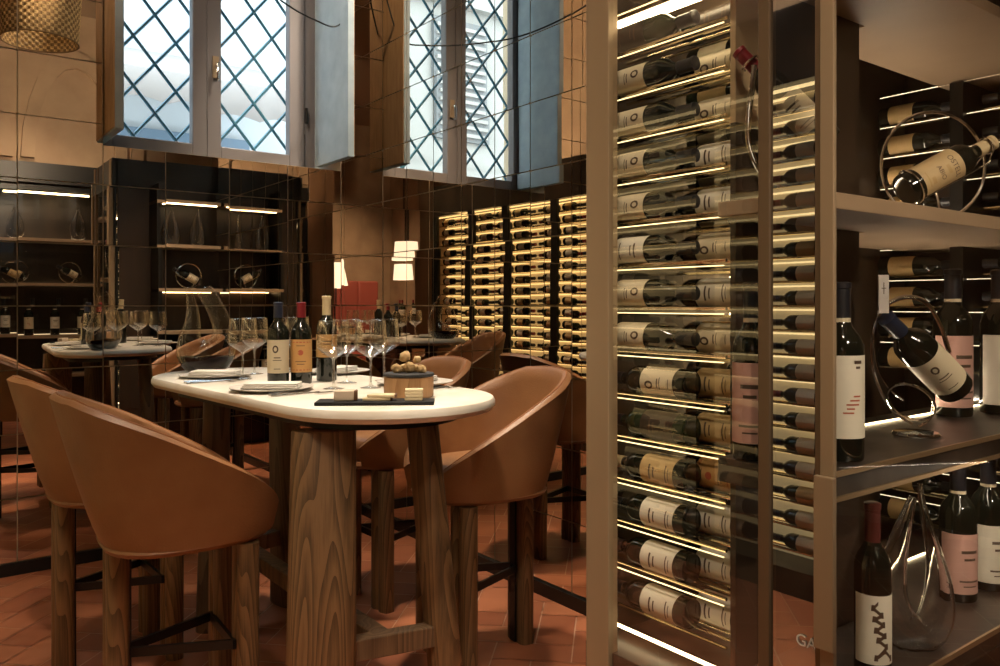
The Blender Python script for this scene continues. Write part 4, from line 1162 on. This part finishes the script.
GL = [((1.09, 3.12), 'wine glass beside the heart shaped decanter, front one of the pair'), ((1.206, 3.31), 'wine glass beside the heart shaped decanter, rear one of the pair'),
      ((1.215, 2.567), 'wine glass in front of the cream capsule bottle, left one'), ((1.345, 2.73), 'wine glass just behind the one before the cream capsule bottle'),
      ((1.332, 2.516), 'wine glass behind the cheese board beside the wooden drum, front one'), ((1.496, 2.717), 'wine glass behind the cheese board beside the wooden drum, rear one'),
      ((1.34, 3.30), 'wine glass seen between the two labelled bottles'), ((1.44, 3.42), 'wine glass farthest back behind the red capsule bottle')]
for i, ((x, y), lab) in enumerate(GL):
    o = wg if i == 0 else dup(wg)
    o.location = (x, y, T); tag(o, lab, 'wine glass', 'wine glasses on the high table')
def make_plates():
    t = None
    mb = MB(); mb.lathe([(0, 0.0), (0.09, 0.0), (0.095, 0.003), (0.138, 0.011), (0.140, 0.014), (0.136, 0.0145), (0.095, 0.007), (0, 0.006)], PLATE, 40, cap=False)
    return mb.build('plate', ang=60)
pl = make_plates()
NAPK = mat('folded_linen', (0.66, 0.62, 0.56), 0.9)
for i, (x, y, lab, nl) in enumerate(((1.026, 2.650, 'grey white plate nearest us on the table\'s left side', 'napkin folded on the plate nearest the bottles'), (1.03, 3.27, 'grey white plate in front of the heart shaped decanter', 'napkin folded on the plate by the heart shaped decanter'), (1.52, 2.53, 'grey white plate behind the wooden cheese drum', 'napkin folded on the plate behind the wooden drum'), (1.50, 3.14, 'grey white plate far back behind the wine glasses', 'napkin folded on the far plate behind the wine glasses'))):
    o = pl if i == 0 else pl.copy()
    if i: COL.objects.link(o)
    o.location = (x, y, T); tag(o, lab, 'plate', 'plates on the high table')
    mb = MB()
    for k in range(3): mb.box((0.002 * k, 0, 0.004 + 0.006 * k), (0.19 - 0.006 * k, 0.095 - 0.003 * k, 0.0058), NAPK)
    n = mb.build('napkin', bevel=0.0025); n.location = (x, y, T + 0.0085); n.rotation_euler = (0, 0, R(-35 if i < 2 else 30))
    tag(n, nl, 'napkin', 'napkins on the plates')
def make_knife():
    mb = MB(); mb.prism([(0, -.006), (0.10, -.009), (0.118, -.004), (0.122, 0.003), (0, 0.006)], 0.0005, 0.002, STEEL)
    o = mb.build('table_knife', smooth=False)
    mb = MB(); mb.tube([(-.10, 0, .0045), (-.05, 0, .005), (0.0, 0, .003)], [.0045, .0045, .003], STEEL, 8); mb.build('handle', o)
    return o
def make_fork():
    mb = MB(); mb.tube([(-.11, 0, .004), (-.04, 0, .004), (0.03, 0, .006), (0.05, 0, .005)], [.0045, .003, .003, .004], STEEL, 8)
    o = mb.build('table_fork')
    mb = MB(); mb.prism([(0.045, -.011), (0.065, -.012), (0.065, .012), (0.045, .011)], .004, .0055, STEEL)
    for k in range(4): mb.prism([(0.064, -.0115 + .0066 * k), (0.10, -.0105 + .0066 * k), (0.10, -.0085 + .0066 * k), (0.064, -.0085 + .0066 * k)], .004, .0055, STEEL)
    mb.build('tines', o, smooth=False)
    return o
kn, fk = make_knife(), make_fork()
spots = [((1.055, 2.490), (1.06, 2.455), 'in front of the plate nearest us'), ((0.955, 3.075), (0.965, 3.04), 'by the plate before the heart shaped decanter'), ((1.49, 2.362), (1.485, 2.325), 'by the plate behind the wooden drum')]
for i, (a, b, d) in enumerate(spots):
    k = kn if i == 0 else dup(kn); f = fk if i == 0 else dup(fk)
    k.location = (a[0], a[1], T); k.rotation_euler = (0, 0, R(-3 + 2 * i)); tag(k, 'steel knife %s' % d, 'knife', 'knives on the high table')
    f.location = (b[0], b[1], T); f.rotation_euler = (0, 0, R(-3 + 2 * i)); tag(f, 'steel fork %s' % d, 'fork', 'forks on the high table')
# cheese board
bc = Vector((1.135, 2.112)); br = R(-34)
mb = MB(); mb.box((0, 0, 0.005), (0.345, 0.095, 0.010), SLATE); o = mb.build('slate_board', bevel=0.0015)
o.location = (bc.x, bc.y, T); o.rotation_euler = (0, 0, br); tag(o, 'long black slate board of cheeses at the table\'s near end', 'board')
def onboard(o, x, y, rz, lab, cat='cheese', group=None):
    o.location = (bc.x + x * cos(br) - y * sin(br), bc.y + x * sin(br) + y * cos(br), T + 0.0105); o.rotation_euler = (0, 0, br + rz); return tag(o, lab, cat, group)
mb = MB(); mb.prism([(-.028, -.02), (.03, -.02), (.034, .022), (-.024, .024)], 0, .030, CHEESE3)
o = mb.build('cheese_wedge', bevel=.003)
mb = MB(); mb.prism([(.0302, -.02), (.040, -.012), (.040, .014), (.0342, .022)], 0, .030, RIND); mb.build('rind', o, bevel=.002)
onboard(o, -.094, 0.0, R(4), 'beige cheese block with a dark rind at the left of the slate board')
for k, (x, rz) in enumerate(((.002, R(6)), (.018, R(-4)))):
    mb = MB(); mb.prism([(-.042, -.02), (.040, -.024), (.036, .022), (-.030, .014)], 0, .009, CHEESE2)
    o = mb.build('cheese_slice', bevel=.002)
    mb = MB(); mb.prism([(.0402, -.024), (.046, -.022), (.042, .021), (.0362, .022)], 0, .009, RIND); mb.build('rind', o, bevel=.001)
    onboard(o, x, 0.0, rz, ('lower' if k == 0 else 'upper') + ' yellow cheese slice lying in the middle of the slate board', 'cheese', 'yellow cheese slices')
    o.location.z += .0095 * k
for k in range(4):
    mb = MB(); mb.box((0, 0, .0042), (.052, .036, .0082), CHEESE2); o = mb.build('cheese_stick', bevel=.0015)
    onboard(o, .112 + .001 * (k % 2), -.004, R(3 * (k % 2)), '%s pale cheese slab of the small stack before the wooden drum' % ('lowest', 'second', 'third', 'topmost')[k], 'cheese', 'stacked cheese slabs')
    o.location.z += .0084 * k
# wooden drum with slate lid and rough cheese
dl = (1.302, 2.205)
mb = MB(); mb.lathe([(0, 0), (.074, 0), (.078, .004), (.079, .036), (.078, .064), (.074, .067), (0, .067)], OAKL, 44, cap=False)
o = mb.build('wooden_drum', ang=40); o.location = (dl[0], dl[1], T); tag(o, 'round light wooden drum with a slate lid on the table', 'wooden box')
mb = MB(); mb.lathe([(0, .0672), (.079, .0672), (.0805, .069), (.0805, .074), (.079, .076), (0, .076)], SLATEG, 44, cap=False); mb.build('slate_lid', o, ang=40)
random.seed(12)
chunks = [(-.038, .004, .0185, 0), (.002, .002, .0215, 0), (.041, -.002, .0175, 0), (-.016, .042, .017, 0), (.020, .040, .016, .0), (-.012, .010, .0205, .033), (.027, .004, .0145, .029)]
for k, (x, y, r, h) in enumerate(chunks):
    bm = bmesh.new(); bmesh.ops.create_icosphere(bm, subdivisions=2, radius=r)
    for v in bm.verts: v.co = Vector(math.copysign(abs(q / r) ** .9 * r, q) for q in v.co) * random.uniform(.70, 1.02)
    mn = min(v.co.z for v in bm.verts)
    for v in bm.verts: v.co.z = max(v.co.z - mn - .003, 0)
    me = bpy.data.meshes.new('cheese_chunk'); bm.to_mesh(me); bm.free(); me.materials.append(CHEESE1)
    o = bpy.data.objects.new('cheese_chunk', me); COL.objects.link(o)
    o.location = (dl[0] + x * .83 + y * .5, dl[1] - x * .55 + y * .8, T + .0765 + h)
    tag(o, ('topmost crumbly cheese chunk of the pile on the wooden drum' if k == 5 else 'crumbly golden cheese chunk heaped on the wooden drum'), 'cheese', None if k == 5 else 'cheese chunks on the wooden drum')
